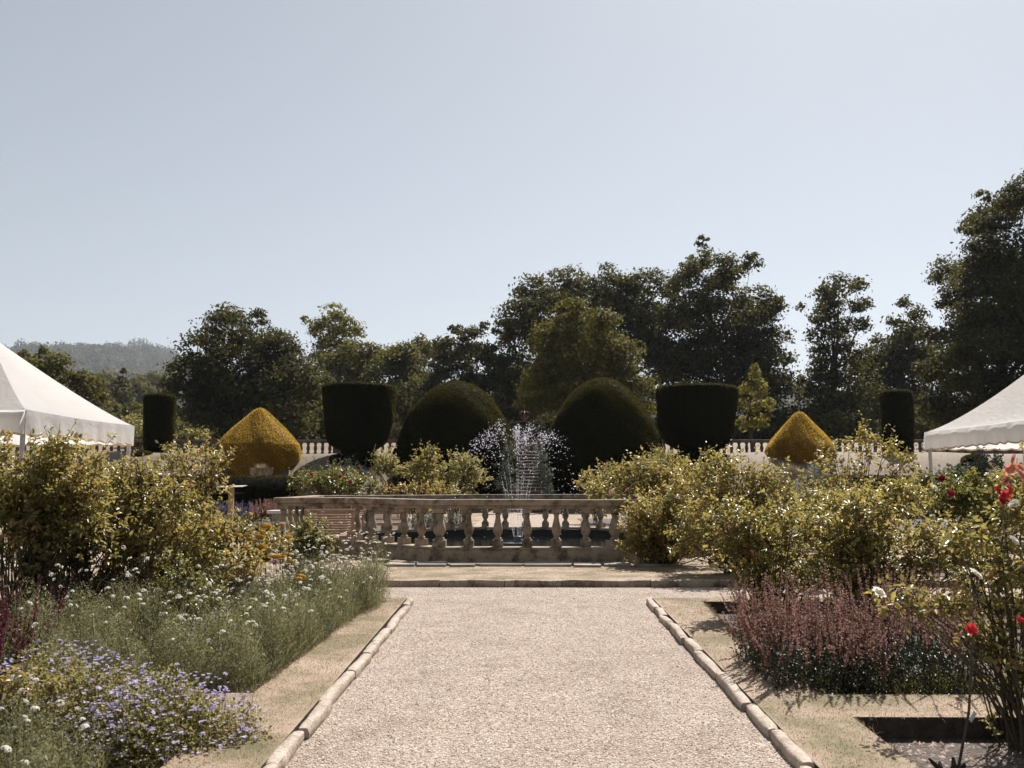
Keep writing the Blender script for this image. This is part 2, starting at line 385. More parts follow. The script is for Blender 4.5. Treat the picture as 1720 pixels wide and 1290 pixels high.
# ------------------------------------------------------------------ GROUND AND PATHS
def build_ground():
    ys = sorted(set([-30, -15, -6, 0, 3, 6, 9, 11, 11.5, 12, 12.5, 13, 16, 20, 25, 30, 35, 38] + [39 + .5 * i for i in range(16)] + [48, 50, 52, 54]
             + list(range(56, 84, 2)) + [90, 110, 140, 180, 240, 320, 420, 500] + [500 + 70 * i for i in range(1, 41)]))
    xs = sorted(set([-2700 + 100 * i for i in range(55)] + list(range(-60, 61, 3)) + [-1.26, -1.18, 1.18, 1.26]))
    V = []; rnd = random.Random(3)
    for y in ys:
        for x in xs:
            z = ground_z(x, y)
            if 39 < y < 47 or 56 < y < 90: z += .06 * math.sin(x * .9 + y) + .05 * math.sin(x * .37 + 2)
            if abs(x) < 1.2 and 39.2 < y < 46.1: z = min(z, (y - 39.6) / .34 * 2.84 / 18 - .35)
            V.append((x, y, z))
    nx = len(xs); F = [(j * nx + i, j * nx + i + 1, (j + 1) * nx + i + 1, (j + 1) * nx + i) for j in range(len(ys) - 1) for i in range(nx - 1)]
    return tag(mesh_np("ground", V, F, M['field'], smooth=True), kind='structure')
build_ground()

def slab_poly(name, poly, top, depth, mat):
    """polygon outline (x,y) extruded down from a height function"""
    n = len(poly); V = [(x, y, top(y)) for x, y in poly] + [(x, y, top(y) - depth) for x, y in poly]
    F = [tuple(range(n))] + [(i, i + n, (i + 1) % n + n, (i + 1) % n) for i in range(n)]
    mb = MB(); mb.add(V, F); o = mb.build(name, mat)
    if mat is M['lawn']:
        o.data.materials.append(M['shaded_cut_earth'])
        for q in o.data.polygons[1:]: q.material_index = 1
    return tag(o, kind='structure')
def gtop(y): return gz(y) if y < 11.9 else gz(11.9)
slab_poly("gravel_path", [(-1.36, -5), (1.36, -5), (1.36, 10.6), (30, 10.6), (30, 11.9), (-30, 11.9), (-30, 10.6), (-1.36, 10.6)], gtop, .1, M['gravel'])
LAWN_R = [(1.40, -5), (1.90, -5), (1.90, 5.68), (25, 5.68), (25, 6.22), (1.88, 6.22), (1.80, 8.2), (1.92, 10.33), (25, 10.33), (25, 10.6), (1.40, 10.6)]
LAWN_L = [(-x, y) for x, y in reversed(LAWN_R)]
slab_poly("lawn_verge", LAWN_R, lawn_z, .16, M['lawn'])
slab_poly("lawn_verge", LAWN_L, lawn_z, .16, M['lawn'])
slab_poly("lawn", [(-32, 12.0), (32, 12.0), (32, 39.3), (-32, 39.3)], lambda y: 0.0, .1, M['lawn'])
for s in (1, -1):
    q = [(1.7, -5), (25, -5), (25, 10.5), (1.7, 10.5)]
    if s < 0: q = [(-x, y) for x, y in reversed(q)]
    slab_poly("bed_soil", q, soil_z, .05, M['soil'])
slab_poly("gravel_path", [(-1.5, 22.6), (1.5, 22.6), (1.5, 39.6), (-1.5, 39.6)], lambda y: .006, .05, M['gravel'])
slab_poly("gravel_path", [(-12, 19.5), (-5.2, 17.5), (-5.2, 14.2), (-9, 13.0), (-14, 14)], lambda y: .006, .05, M['gravel'])
# soil strips of the beds behind the pool
slab_poly("bed_soil", [(-11.5, 23.6), (-1.9, 23.6), (-1.9, 33), (-11.5, 33)], lambda y: .010, .05, M['soil'])
slab_poly("bed_soil", [(1.9, 23.6), (14, 23.6), (14, 33), (1.9, 33)], lambda y: .010, .05, M['soil'])
slab_poly("bed_soil", [(3.6, 12.6), (14, 12.6), (14, 15.6), (5.2, 15.6)], lambda y: .010, .05, M['soil'])

def pebbles(n, seed=5):
    rng = np.random.default_rng(seed)
    y = 3.6 + 8.2 * rng.random(n) ** 1.15; x = rng.uniform(-1.3, 1.3, n)
    k = rng.random(n) < .12; y[k] = rng.uniform(10.7, 11.8, k.sum()); x[k] = rng.uniform(-3.2, 3.2, k.sum())
    r = rng.uniform(.003, .0075, n)
    base = np.array([[1, 0, 0], [0, 1, 0], [-1, 0, 0], [0, -1, 0], [0, 0, .7], [0, 0, -.5]], float)
    tri = np.array([[0, 1, 4], [1, 2, 4], [2, 3, 4], [3, 0, 4]])
    rot = rng.uniform(0, 6.28, n); c, s = np.cos(rot), np.sin(rot)
    B = base[None] * (r[:, None, None] * rng.uniform(.7, 1.4, (n, 6, 1)))
    Bx = B[..., 0] * c[:, None] - B[..., 1] * s[:, None]; By = B[..., 0] * s[:, None] + B[..., 1] * c[:, None]
    z = np.array([gz(v) for v in y]) + r * .25
    V = np.stack([Bx + x[:, None], By + y[:, None], B[..., 2] + z[:, None]], 2).reshape(-1, 3)
    F = (np.arange(n)[:, None, None] * 6 + tri[None]).reshape(-1, 3)
    tag(mesh_np("gravel", V, F, M['pebble'], tint=np.repeat(np.clip(rng.normal(.55, .25, n) - (rng.random(n) < .07) * .6, 0, 1), 6)), kind='stuff')
pebbles(70000)

def in_poly(x, y, poly):
    c = np.zeros(len(x), bool); n = len(poly)
    for i in range(n):
        x1, y1 = poly[i]; x2, y2 = poly[(i + 1) % n]
        if y1 == y2: continue
        c ^= ((y1 > y) != (y2 > y)) & (x < (x2 - x1) * (y - y1) / (y2 - y1) + x1)
    return c
def turf(n, seed=8):
    rng = np.random.default_rng(seed); X = []; Y = []
    for poly, x0, x1, y0, y1, m in ((LAWN_R, 1.42, 4.5, 3.8, 10.6, n), (LAWN_L, -4.5, -1.42, 3.8, 10.6, n), ([(-4, 12.02), (6, 12.02), (6, 15.5), (-4, 15.5)], -4, 6, 12.02, 15, n)):
        x = rng.uniform(x0, x1, m * 2); y = rng.uniform(y0, y1, m * 2); k = in_poly(x, y, poly); X.append(x[k][:m]); Y.append(y[k][:m])
    X = np.concatenate(X); Y = np.concatenate(Y); m = len(X)
    z = np.array([lawn_z(v) for v in Y]) - .002
    pos = np.stack([X, Y, z], 1); d = np.stack([rng.normal(0, .6, m), rng.normal(0, .6, m), np.ones(m)], 1)
    g = np.sin(X * 3.1 + np.sin(Y * 2.3)) * np.sin(Y * 1.7 + 1.3) + rng.normal(0, .35, m)
    p = Pile(); p.add(blades(pos, d, rng.uniform(.006, .017, m), rng.uniform(.002, .004, m), rng), np.clip(.58 - g * .26, 0, 1))
    tag(p.build("grass", M['tuft']), kind='stuff')
turf(42000)
def fringe(seed=12):
    rng = np.random.default_rng(seed); X = []; Y = []
    for poly in (LAWN_R, LAWN_L):
        for i in range(len(poly)):
            (x1, y1), (x2, y2) = poly[i], poly[(i + 1) % len(poly)]
            if max(abs(x1), abs(x2)) < 1.5: continue
            m = int(min(1200, 420 * math.hypot(x2 - x1, y2 - y1))); f = rng.random(m) ** 1.0
            x = x1 + (x2 - x1) * f; y = y1 + (y2 - y1) * f; k = np.abs(x) < 5; X.append(x[k]); Y.append(y[k])
    X = np.concatenate(X) + rng.normal(0, .008, sum(map(len, X))); Y = np.concatenate(Y) + rng.normal(0, .008, len(X)); m = len(X)
    pos = np.stack([X, Y, np.array([lawn_z(v) for v in Y]) - .006], 1); d = rng.normal(0, 1, (m, 3)) + np.array([0, -.2, .35])
    p = Pile(); p.add(blades(pos, d, rng.uniform(.02, .065, m), rng.uniform(.002, .005, m), rng, .9), rng.uniform(.1, .8, m)); tag(p.build("grass", M['tuft']), kind='stuff')
fringe()

def clods(seed=4):
    rng = np.random.default_rng(seed); n = 5000
    x = np.concatenate([rng.uniform(1.95, 4.2, n // 2), rng.uniform(1.9, 3.2, n // 2)]); y = np.concatenate([rng.uniform(3.8, 5.6, n // 2), rng.uniform(6.3, 10.2, n // 2)])
    r = rng.uniform(.004, .016, n)
    base = np.array([[1, 0, 0], [0, 1, 0], [-1, 0, 0], [0, -1, 0], [0, 0, .8]], float); tri = np.array([[0, 1, 4], [1, 2, 4], [2, 3, 4], [3, 0, 4]])
    V = (base[None] * r[:, None, None] * rng.uniform(.5, 1.5, (n, 5, 1)))
    V = V + np.stack([x, y, np.array([soil_z(v) for v in y])], 1)[:, None]
    tag(mesh_np("soil_crumbs", V.reshape(-1, 3), (np.arange(n)[:, None, None] * 5 + tri[None]).reshape(-1, 3), M['pebble'], tint=np.repeat(rng.uniform(0, .45, n), 5)), kind='stuff')
clods()

# ------------------------------------------------------------------ EDGING STONES
def edging_stone(length, seed, wid=.080, hgt=.078, flat=False):
    rnd = random.Random(seed); mb = MB(); V = []; n, seg = 12, 9
    ph = rnd.random() * 6
    for i in range(seg):
        t = i / (seg - 1); e = min(1, .86 + 1.6 * min(t, 1 - t)) if not flat else min(1, .95 + .6 * min(t, 1 - t))
        for k in range(n):
            a = 2 * math.pi * k / n; x = math.cos(a); z = math.sin(a); pw = .55 if not flat else .3
            x = math.copysign(abs(x) ** pw, x); z = math.copysign(abs(z) ** pw, z)
            j = 1 + .06 * math.sin(t * 7 + ph + k) + rnd.uniform(-.03, .03)
            V.append((x * wid / 2 * e * j, (t - .5) * length, z * hgt / 2 * e * j))
    F = [(i * n + k, (i + 1) * n + k, (i + 1) * n + (k + 1) % n, i * n + (k + 1) % n) for i in range(seg - 1) for k in range(n)]
    F += [tuple(range(n)), tuple(reversed(range((seg - 1) * n, seg * n)))]
    mb.add(V, F); o = mb.build("edging_stone", M['kerb'], smooth=True); return o
rnd = random.Random(21)
for s, side in ((-1, "left"), (1, "right")):
    y = 10.52
    last = True
    while y > 2.2:
        L = rnd.uniform(.42, .85); o = edging_stone(L - .015, rnd.random())
        o.location = (s * (1.345 + rnd.uniform(-.015, .015)), y - L / 2, gz(y - L / 2) + .026 + rnd.uniform(-.008, .008))
        o.rotation_euler = (math.atan(.02) + rnd.uniform(-.02, .02), rnd.uniform(-.1, .1), rnd.uniform(-.03, .03))
        lab = f"rounded pale edging stone at the far end of the {side} side of the gravel path" if last else f"rounded pale stone in the row edging the {side} side of the gravel path"
        tag(o, lab, "edging stone", f"edging stones along the {side} side of the gravel path"); last = False
        y -= L
x = -7.0
while x < 7.5:
    L = rnd.uniform(.7, 1.25); o = edging_stone(L - .012, rnd.random(), .13, .13, True)
    o.location = (x + L / 2, 11.95 + rnd.uniform(-.008, .008), -.042 + rnd.uniform(-.006, .006)); o.rotation_euler = (0, rnd.uniform(-.008, .008), math.pi / 2)
    o.name = "kerb_stone"; o.data.materials[0] = M["stone"]; tag(o, "low straight kerb stone facing the cross path in front of the fountain", "kerb stone", "kerb stones across the end of the gravel path")  # darker stone than the path edging, painting in the shade of the front faces
    x += L
# flat paving slabs before the plinth
for i, (u0, u1, v) in enumerate([(648, 700, 943), (700, 752, 945), (755, 800, 946), (805, 878, 947), (880, 960, 946), (962, 1010, 945), (1012, 1060, 944), (1066, 1140, 944)]):
    y = 14.25 + .05 * math.sin(i * 2.1); x0 = P(u0, v, y).x; x1 = P(u1, v, y).x
    mb = MB(); mb.box(((x0 + x1) / 2, y, .013), (x1 - x0 - .03, .42 + .1 * math.sin(i * 1.7), .05), Euler((0, .012 * math.sin(i * 3), .03 * math.sin(i))).to_matrix())
    o = mb.build("paving_slab", M['slab'], bevel=.008, origin=((x0 + x1) / 2, y, 0))
    tag(o, ["flat paving slab half hidden by white flowers left of the fountain", "grey paving slab before the left corner of the fountain plinth", "paving slab under the corner shadow of the plinth", "long paving slab before the left half of the plinth",
            "long paving slab before the middle of the plinth", "short paving slab before the right half of the plinth", "paving slab at the right corner of the plinth", "paving slab beside the rose bush right of the fountain"][i], "paving slab", "paving slabs round the fountain")

# ------------------------------------------------------------------ FOUNTAIN BALUSTRADE
BAL_PROF = [(.062, .115), (.066, .135), (.05, .15), (.040, .165), (.052, .19), (.074, .235), (.079, .275), (.070, .335), (.052, .405), (.040, .465), (.038, .50), (.048, .515), (.050, .53), (.040, .54)]
def baluster_mesh(mat, h=.615, k=1.0, blk=.165):
    mb = MB()
    mb.box((0, 0, .055), (blk * k, blk * k, .11)); mb.lathe((0, 0, 0), [(.075 * k, .111)] + [(r * k, z * h / .615) for r, z in BAL_PROF], 18)
    mb.box((0, 0, h - .036), (blk * .93 * k, blk * .93 * k, .072))
    return mb
OCT = [(-1.43, 15), (1.43, 15), (3.4, 16.97), (4.5, 16.97), (4.5, 19.9), (3.4, 19.9), (1.43, 21.87), (-1.43, 21.87), (-3.4, 19.9), (-4.5, 19.9), (-4.5, 16.97), (-3.4, 16.97)]
def offset_poly(poly, d):
    out = []; n = len(poly)
    for i in range(n):
        a, b, c = Vector(poly[i - 1]), Vector(poly[i]), Vector(poly[(i + 1) % n])
        e1 = (b - a).normalized(); e2 = (c - b).normalized(); n1 = Vector((e1.y, -e1.x)); n2 = Vector((e2.y, -e2.x))
        out.append(b + (n1 + n2) * (d / (1 + n1.dot(n2))))
    return out
def course(name, poly, d_out, d_in, z0, z1, mat, parent, sag=0):
    po, pi = offset_poly(poly, d_out), offset_poly(poly, d_in); n = len(poly); objs = []
    for i in range(n):
        j = (i + 1) % n; mb = MB(); seg = 6; V = []
        for k in range(seg + 1):
            t = k / seg; t = min(max(t, .0008), .9992)
            a = po[i].lerp(po[j], t); b = pi[i].lerp(pi[j], t); dz = sag * math.sin(i * 2.3 + t * 5)
            V += [(a.x, a.y, z0 + dz), (b.x, b.y, z0 + dz), (b.x, b.y, z1 + dz), (a.x, a.y, z1 + dz)]
        F = [(k * 4 + q, k * 4 + (q + 1) % 4, k * 4 + 4 + (q + 1) % 4, k * 4 + 4 + q) for k in range(seg) for q in range(4)] + [(3, 2, 1, 0), tuple(seg * 4 + q for q in range(4))]
        mb.add(V, F); objs.append(mb.build(name, mat, parent, bevel=.008))
    return objs
fb = thing("fountain_balustrade", "weathered stone balustrade with bulbous balusters around the fountain pool", "balustrade", (0, 18.4, 0))
course("plinth", OCT, .15, -.15, -.05, .19, M['stone'], fb)
M['pool_shade'] = noise_mat("pool_shade_stone", [(.3, (.008, .008, .006)), (.7, (.028, .026, .020))], scale=6, rough=.35, bump=.4)  # near-black tone puts the shade inside the pool into the colour
course("pool_shade_ring", OCT, -.153, -.185, .0, .186, M['pool_shade'], fb)  # ring added over the inner plinth faces to paint them shaded
course("plinth_cap", OCT, .13, -.13, .191, .235, M['stone'], fb)
course("rail_bed", OCT, .10, -.10, .851, .90, M['stone'], fb, .002)
course("handrail", OCT, .15, -.15, .901, 1.0, M['stone'], fb, .003)
bm_ = baluster_mesh(M['stone']); b0 = bm_.build("baluster", M['stone'], None, smooth=True); b0.parent = fb
bc_ = baluster_mesh(M['stone'], k=1.32); c0 = bc_.build("corner_baluster", M['stone'], None, smooth=True); c0.parent = fb
first = {'b': True, 'c': True}
def put_bal(kind, x, y, rz):
    src = b0 if kind == 'b' else c0
    o = src if first[kind] else src.copy()
    if not first[kind]: COL.objects.link(o); o.parent = fb
    first[kind] = False
    o.location = (x - fb.location.x, y - fb.location.y, .2355 - fb.location.z); o.rotation_euler = (0, 0, rz)
for i in range(len(OCT)):
    a, b = Vector(OCT[i]), Vector(OCT[(i + 1) % len(OCT)]); L = (b - a).length; n = max(2, round(L / .476)); rz = math.atan2((b - a).y, (b - a).x)
    put_bal('c', a.x, a.y, rz)
    for k in range(1, n):
        p = a.lerp(b, k / n); put_bal('b', p.x, p.y, rz)
pw = offset_poly(OCT, -.152)
mb = MB(); mb.add([(p.x, p.y, .05) for p in pw], [tuple(range(len(pw)))]); tag(mb.build("water", M['water']), kind='structure')

# fountain jets
ft = thing("fountain", "fountain throwing sparkling arcs of water drops up from a dark pool", "fountain", (0, 18.4, .05))
mb = MB(); mb.lathe((-.16, 18.4, .05), [(.30, 0), (.30, .03), (.10, .05), (.07, .16), (.05, .17)], 16); mb.build("nozzle_base", M['iron'], ft, smooth=True)
def octa(c, r):
    n = len(c); B = np.array([[1, 0, 0], [0, 1, 0], [-1, 0, 0], [0, -1, 0], [0, 0, 1], [0, 0, -1]], float)
    T = np.array([[0, 1, 4], [1, 2, 4], [2, 3, 4], [3, 0, 4], [1, 0, 5], [2, 1, 5], [3, 2, 5], [0, 3, 5]])
    V = c[:, None] + B[None] * r[:, None, None]
    return V.reshape(-1, 3), (np.arange(n)[:, None, None] * 6 + T[None]).reshape(-1, 3)
def jet(seed, az, reach, H, n=200):
    rng = np.random.default_rng(seed)
    t = np.concatenate([rng.uniform(.05, .42, n // 5), rng.beta(2.2, 2.2, n // 2) * .45 + .3, rng.uniform(.5, 1.0, n - n // 5 - n // 2)])
    sp = .008 + .11 * np.clip(t - .15, 0, 1) ** 1.1
    x0 = np.array([math.cos(az) * .09 - .16, math.sin(az) * .06])
    xy = x0 + np.outer(t * reach, [math.cos(az), math.sin(az)]) + rng.normal(size=(len(t), 2)) * sp[:, None]
    Hh = H * rng.normal(1, .035, len(t)); z = .2 + Hh * 4 * t * (1 - t) + rng.normal(size=len(t)) * sp * .7
    c = np.stack([xy[:, 0], xy[:, 1] + 18.4, np.maximum(z, .06)], 1)
    r = rng.uniform(.0035, .0115, len(t)) * (1 + .5 * (rng.random(len(t)) < .1))
    V, F = octa(c, r)
    o = mesh_np("water_jet", V, F, M['drop'], ft)
    mb = MB(); pts = [(x0[0] + math.cos(az) * reach * q, 18.4 + x0[1] + math.sin(az) * reach * q, .2 + H * 4 * q * (1 - q)) for q in np.linspace(0, .2, 9)]
    mb.tube(pts, [.003, .003, .0028, .0025, .002, .002, .0015, .001, .0008], 5); s = mb.build("stream", M['drop'], None, smooth=True)
    s.parent = o; s.location = (-ft.location.x, -ft.location.y, -ft.location.z)
for k, (az, reach, H) in enumerate([(3.3, 1.3, 1.9), (2.75, 1.1, 2.08), (3.9, .8, 2.2), (5.35, .62, 2.15), (.55, .98, 2.05), (-.25, 1.22, 2.0), (1.2, .6, 2.05), (4.75, .3, 2.1), (1.75, .25, 2.15)]):
    jet(40 + k, az, reach, H)

# ------------------------------------------------------------------ TERRACE: steps, balustrades, iron arch
st = thing("stone_steps", "long flight of stone steps climbing the bank behind the fountain", "steps", (0, 39.6, 0))
nst = 18; rise, run = 2.84 / nst, .34
for i in range(nst):
    mb = MB(); y0 = 39.6 + i * run
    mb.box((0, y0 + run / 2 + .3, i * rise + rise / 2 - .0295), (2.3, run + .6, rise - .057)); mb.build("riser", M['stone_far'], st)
    mb = MB(); mb.box((0, y0 + run / 2 + .28, (i + 1) * rise - .0275), (2.4, run + .66, .055)); mb.build("tread", M['slab'], st, bevel=.024)  # treads paler than risers: sunlight on the step lips is partly painted in
TB_Y = 52.0
def terrace_section(u0, u1, label, pier_l=True, pier_r=True):
    x0 = P(u0, 760, TB_Y).x; x1 = P(u1, 760, TB_Y).x; zb = 2.8
    t = thing("terrace_balustrade", label, "balustrade", ((x0 + x1) / 2, TB_Y, zb), group="balustrade sections along the terrace")
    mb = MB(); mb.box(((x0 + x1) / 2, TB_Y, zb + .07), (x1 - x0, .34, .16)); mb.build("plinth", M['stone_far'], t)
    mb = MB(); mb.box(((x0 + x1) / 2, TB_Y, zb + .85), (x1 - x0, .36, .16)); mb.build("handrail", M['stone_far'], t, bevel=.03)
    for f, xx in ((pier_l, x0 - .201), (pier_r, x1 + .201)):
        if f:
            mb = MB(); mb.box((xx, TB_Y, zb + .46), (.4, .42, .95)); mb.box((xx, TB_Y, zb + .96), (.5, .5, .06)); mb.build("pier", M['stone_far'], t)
    n = max(2, round((x1 - x0) / .42)); src = None
    for k in range(n):
        xx = lerp(x0, x1, (k + .5) / n)
        if src is None:
            mb = MB(); mb.box((0, 0, .04), (.17, .17, .08)); mb.lathe((0, 0, .081), [(.085, 0), (.065, .05), (.10, .16), (.105, .22), (.08, .36), (.065, .44), (.08, .47)], 10); mb.box((0, 0, .585), (.17, .17, .062))
            src = mb.build("baluster", M['stone_far'], None, smooth=True); src.parent = t; o = src
        else:
            o = src.copy(); COL.objects.link(o); o.parent = t
        o.location = (xx - t.location.x, 0, .151)
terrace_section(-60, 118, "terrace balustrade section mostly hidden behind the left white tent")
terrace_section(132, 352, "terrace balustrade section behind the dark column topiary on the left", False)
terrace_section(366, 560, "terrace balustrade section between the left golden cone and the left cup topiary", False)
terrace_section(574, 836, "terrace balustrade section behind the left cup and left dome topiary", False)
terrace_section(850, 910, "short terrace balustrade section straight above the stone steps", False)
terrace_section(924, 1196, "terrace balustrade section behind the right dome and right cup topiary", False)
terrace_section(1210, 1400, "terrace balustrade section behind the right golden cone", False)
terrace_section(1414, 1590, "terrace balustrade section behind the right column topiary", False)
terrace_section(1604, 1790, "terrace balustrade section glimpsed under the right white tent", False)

ia = thing("iron_arch", "dark wrought iron arch with a crown shaped finial above the steps", "iron arch", (0, 47, 2.8))
AX = P(881, 700, 47).x
mb = MB()
for s in (-1, 1): mb.tube([(AX + s * 1.16, 47, 2.8), (AX + s * 1.16, 47, 3.75)], .035, 8)
mb.build("post", M['iron'], ia, smooth=True)
mb = MB()
for yy in (46.9, 47.1):
    pts = [(AX + 1.16 * math.cos(a), yy, 3.75 + .72 * math.sin(a) ** .8) for a in np.linspace(0.02, math.pi - .02, 25)]
    mb.tube(pts, .024, 6)
for a in np.linspace(.35, math.pi - .35, 7): mb.bar((AX + 1.16 * math.cos(a), 46.9, 3.75 + .72 * math.sin(a) ** .8), (AX + 1.16 * math.cos(a), 47.1, 3.75 + .72 * math.sin(a) ** .8), .02)
mb.bar((AX - .75, 47, 4.2), (AX + .75, 47, 4.2), .03)
mb.build("arch_bar", M['iron'], ia, smooth=True)
mb = MB(); fz = 4.46
mb.lathe((AX, 47, fz), [(.10, 0), (.05, .05), (.035, .2), (.07, .28), (.05, .36), (.03, .4), (.055, .45), (.02, .5)], 10)
for k in range(8):
    a = k * math.pi / 4; c, s = math.cos(a), math.sin(a)
    mb.tube([(AX + c * .03, 47 + s * .03, fz + .05), (AX + c * .22, 47 + s * .22, fz + .22), (AX + c * .27, 47 + s * .27, fz + .42), (AX + c * .14, 47 + s * .14, fz + .53), (AX, 47, fz + .5)], .018, 5)
mb.bar((AX, 47, fz + .5), (AX, 47, fz + .88), .03); mb.bar((AX - .09, 47, fz + .76), (AX + .09, 47, fz + .76), .03)
mb.build("finial", M['gilt'], ia, smooth=True)

# ------------------------------------------------------------------ TOPIARY
def topiary(name, label, u, Y, prof, mat, seed, per=700, L=.085, stem=None, zb=None, cat="topiary", group=None, furrow=0, hi=.0):
    """prof: list of (radius m, height m above base)"""
    rng = np.random.default_rng(seed)
    x = P(u, 740, Y).x; zg = ground_z(x, Y) if zb is None else zb
    t = thing(name, label, cat, (x, Y, zg), group=group)
    prof = np.array(prof, float); n = 56; seg = []
    for i in range(len(prof) - 1):
        k = max(1, int(np.linalg.norm(prof[i + 1] - prof[i]) / .14))
        for q in range(k): seg.append(prof[i] + (prof[i + 1] - prof[i]) * q / k)
    seg.append(prof[-1]); seg = np.array(seg)
    ph = rng.uniform(0, 6, 6)
    def lump(a, z): return 1 + .024 * np.sin(3 * a + ph[0] + z) + .02 * np.sin(5 * a + ph[1] - 2 * z) + .012 * np.sin(9 * a + ph[2] + 3 * z) + furrow * np.sin(38 * a + ph[3])
    a = np.linspace(0, 2 * np.pi, n, endpoint=False)
    V = []
    for r, z in seg:
        rr = r * lump(a, z) - .04; V.append(np.stack([np.maximum(rr, .01) * np.cos(a) + x, np.maximum(rr, .01) * np.sin(a) + Y, np.full(n, z + zg)], 1))
    V = np.concatenate(V); F = np.array([(i * n + k, i * n + (k + 1) % n, (i + 1) * n + (k + 1) % n, (i + 1) * n + k) for i in range(len(seg) - 1) for k in range(n)])
    p = Pile(); p.add((V, F), .05)
    # shoots all over the clipped surface
    d = seg[1:] - seg[:-1]; ln = np.linalg.norm(d, axis=1); area = ln * 2 * np.pi * np.maximum((seg[1:, 0] + seg[:-1, 0]) / 2, .02)
    m = int(area.sum() * per); idx = rng.choice(len(area), m, p=area / area.sum()); f = rng.random(m)
    rz = seg[idx] + d[idx] * f[:, None]; aa = rng.uniform(0, 2 * np.pi, m)
    nr = d[idx][:, 1] / ln[idx]; nz = -d[idx][:, 0] / ln[idx]
    rr = rz[:, 0] * lump(aa, rz[:, 1]) - .03
    pos = np.stack([rr * np.cos(aa) + x, rr * np.sin(aa) + Y, rz[:, 1] + zg], 1)
    nrm = np.stack([nr * np.cos(aa), nr * np.sin(aa), nz], 1)
    dr = nrm * .8 + rng.normal(0, .45, (m, 3)) + np.array([0, 0, .35])
    patch = .12 * np.sin(aa * 4 + ph[4] + rz[:, 1] * 1.3) + .10 * np.sin(aa * 9 + rz[:, 1] * 3.1 + ph[5])
    tint = np.clip(rng.normal(.46, .2, m) + patch * 1.3 + .1 * np.sin(aa * 17 + rz[:, 1] * 8 + ph[1]), 0, 1)
    p.add(leaves4(pos + unit(dr) * L * .3, dr, rng.normal(size=(m, 3)), L * rng.uniform(.6, 1.25, m), L * .38 * rng.uniform(.7, 1.3, m)), tint)
    p.build("foliage", mat, t)
    if stem:
        mb = MB(); mb.tube([(x, Y, zg - .3), (x, Y, zg + stem[1])], [stem[0], stem[0] * .9], 8); mb.build("trunk", M['bark'], t, smooth=True)
    return t
def dome(rw, H, p=1.75):
    return [(rw * .93, -.5), (rw * .99, 0)] + [(rw * (1 - (k / 20.0) ** p) ** .55, H * k / 20.0) for k in range(3, 20)] + [(rw * .14, H * .985), (.02, H)]
topiary("dome_topiary", "big dark clipped yew dome left of the stone steps", 766, 43.0, dome(2.98, 4.80, 2.15), M['yew'], 1, zb=1.30, group="yew domes beside the steps", L=.085)
topiary("dome_topiary", "taller dark clipped yew dome right of the stone steps", 1013, 43.0, dome(2.92, 4.95, 1.95), M['yew'], 2, zb=1.30, group="yew domes beside the steps", L=.085)
CUP = [(.80, -.2), (.80, .30), (1.06, .40), (1.42, .66), (1.60, 1.15), (1.70, 1.9), (1.77, 2.7), (1.82, 3.42), (1.77, 3.52), (.9, 3.58), (.02, 3.6)]
def cup(scale, H): return [(r * scale, z * H / 3.6 if z > 0 else z) for r, z in CUP]
SKIRT = [(1.30, -.35), (1.42, .0), (1.36, .16), (.9, .27), (.25, .33), (.02, .34)]
for u, lab, sc_, H, sd in ((601, "left", 1.0, 3.52, 5), (1172, "right", 1.10, 3.42, 6)):
    topiary("cup_topiary", f"dark yew clipped into a broad flat topped cup, {lab} of the two", u, 45.0, cup(sc_, H), M['yew'], sd, zb=2.62, group="cup shaped yews on the bank", furrow=.012, L=.085)
    topiary("clipped_skirt", f"low dark clipped yew ring under the {lab} cup topiary", u, 44.8, [(r * sc_, z) for r, z in SKIRT], M['yew'], sd + 20, zb=2.42, group="clipped rings under the cup yews")
COLM = [(.25, -.3), (.25, .02), (.45, .08), (.70, .35), (.77, .9), (.79, 1.8), (.80, 2.7), (.78, 3.12), (.70, 3.2), (.3, 3.24), (.02, 3.26)]
topiary("column_topiary", "dark clipped yew column between the left tent and the golden cone", 266, 47.5, [(r, z * 1.02) for r, z in COLM], M['yew'], 9, zb=2.62, group="column yews on the terrace", furrow=.02)
topiary("column_topiary", "dark clipped yew column beside the right tent", 1509, 47.5, [(r, z * 1.07) for r, z in COLM], M['yew'], 10, zb=2.62, group="column yews on the terrace", furrow=.02)
topiary("clipped_ball", "low dark clipped ball at the foot of the left column topiary", 240, 45.5, [(.5, -.2), (.62, .2), (.60, .55), (.4, .78), (.02, .86)], M['yew'], 11, zb=2.05)
CONE = [(1.45, -.55), (1.75, 0), (1.93, .32), (1.98, .62), (1.90, .95), (1.6, 1.32), (1.15, 1.78), (.72, 2.2), (.40, 2.52), (.22, 2.66), (.02, 2.72)]
topiary("golden_cone_topiary", "golden yellow clipped cone near the left white tent", 436, 44.2, [(r * 1.02, z) for r, z in CONE], M['yew_gold'], 12, zb=2.0 + .18, group="golden yew cones on the bank", per=800, L=.085)
topiary("golden_cone_topiary", "golden brown clipped cone right of the cup topiary, smaller of two cones", 1344, 45.6, [(r * .86, z * .98) for r, z in CONE], M['yew_gold'], 13, zb=2.15, group="golden yew cones on the bank", per=800, L=.085)
topiary("clipped_ball", "dark clipped yew ball seen under the right white tent", 1634, 25, [(.3, 0), (.42, .5), (.45, 1.1), (.42, 1.6), (.3, 1.95), (.02, 2.05)], M['yew'], 14, zb=0.0)

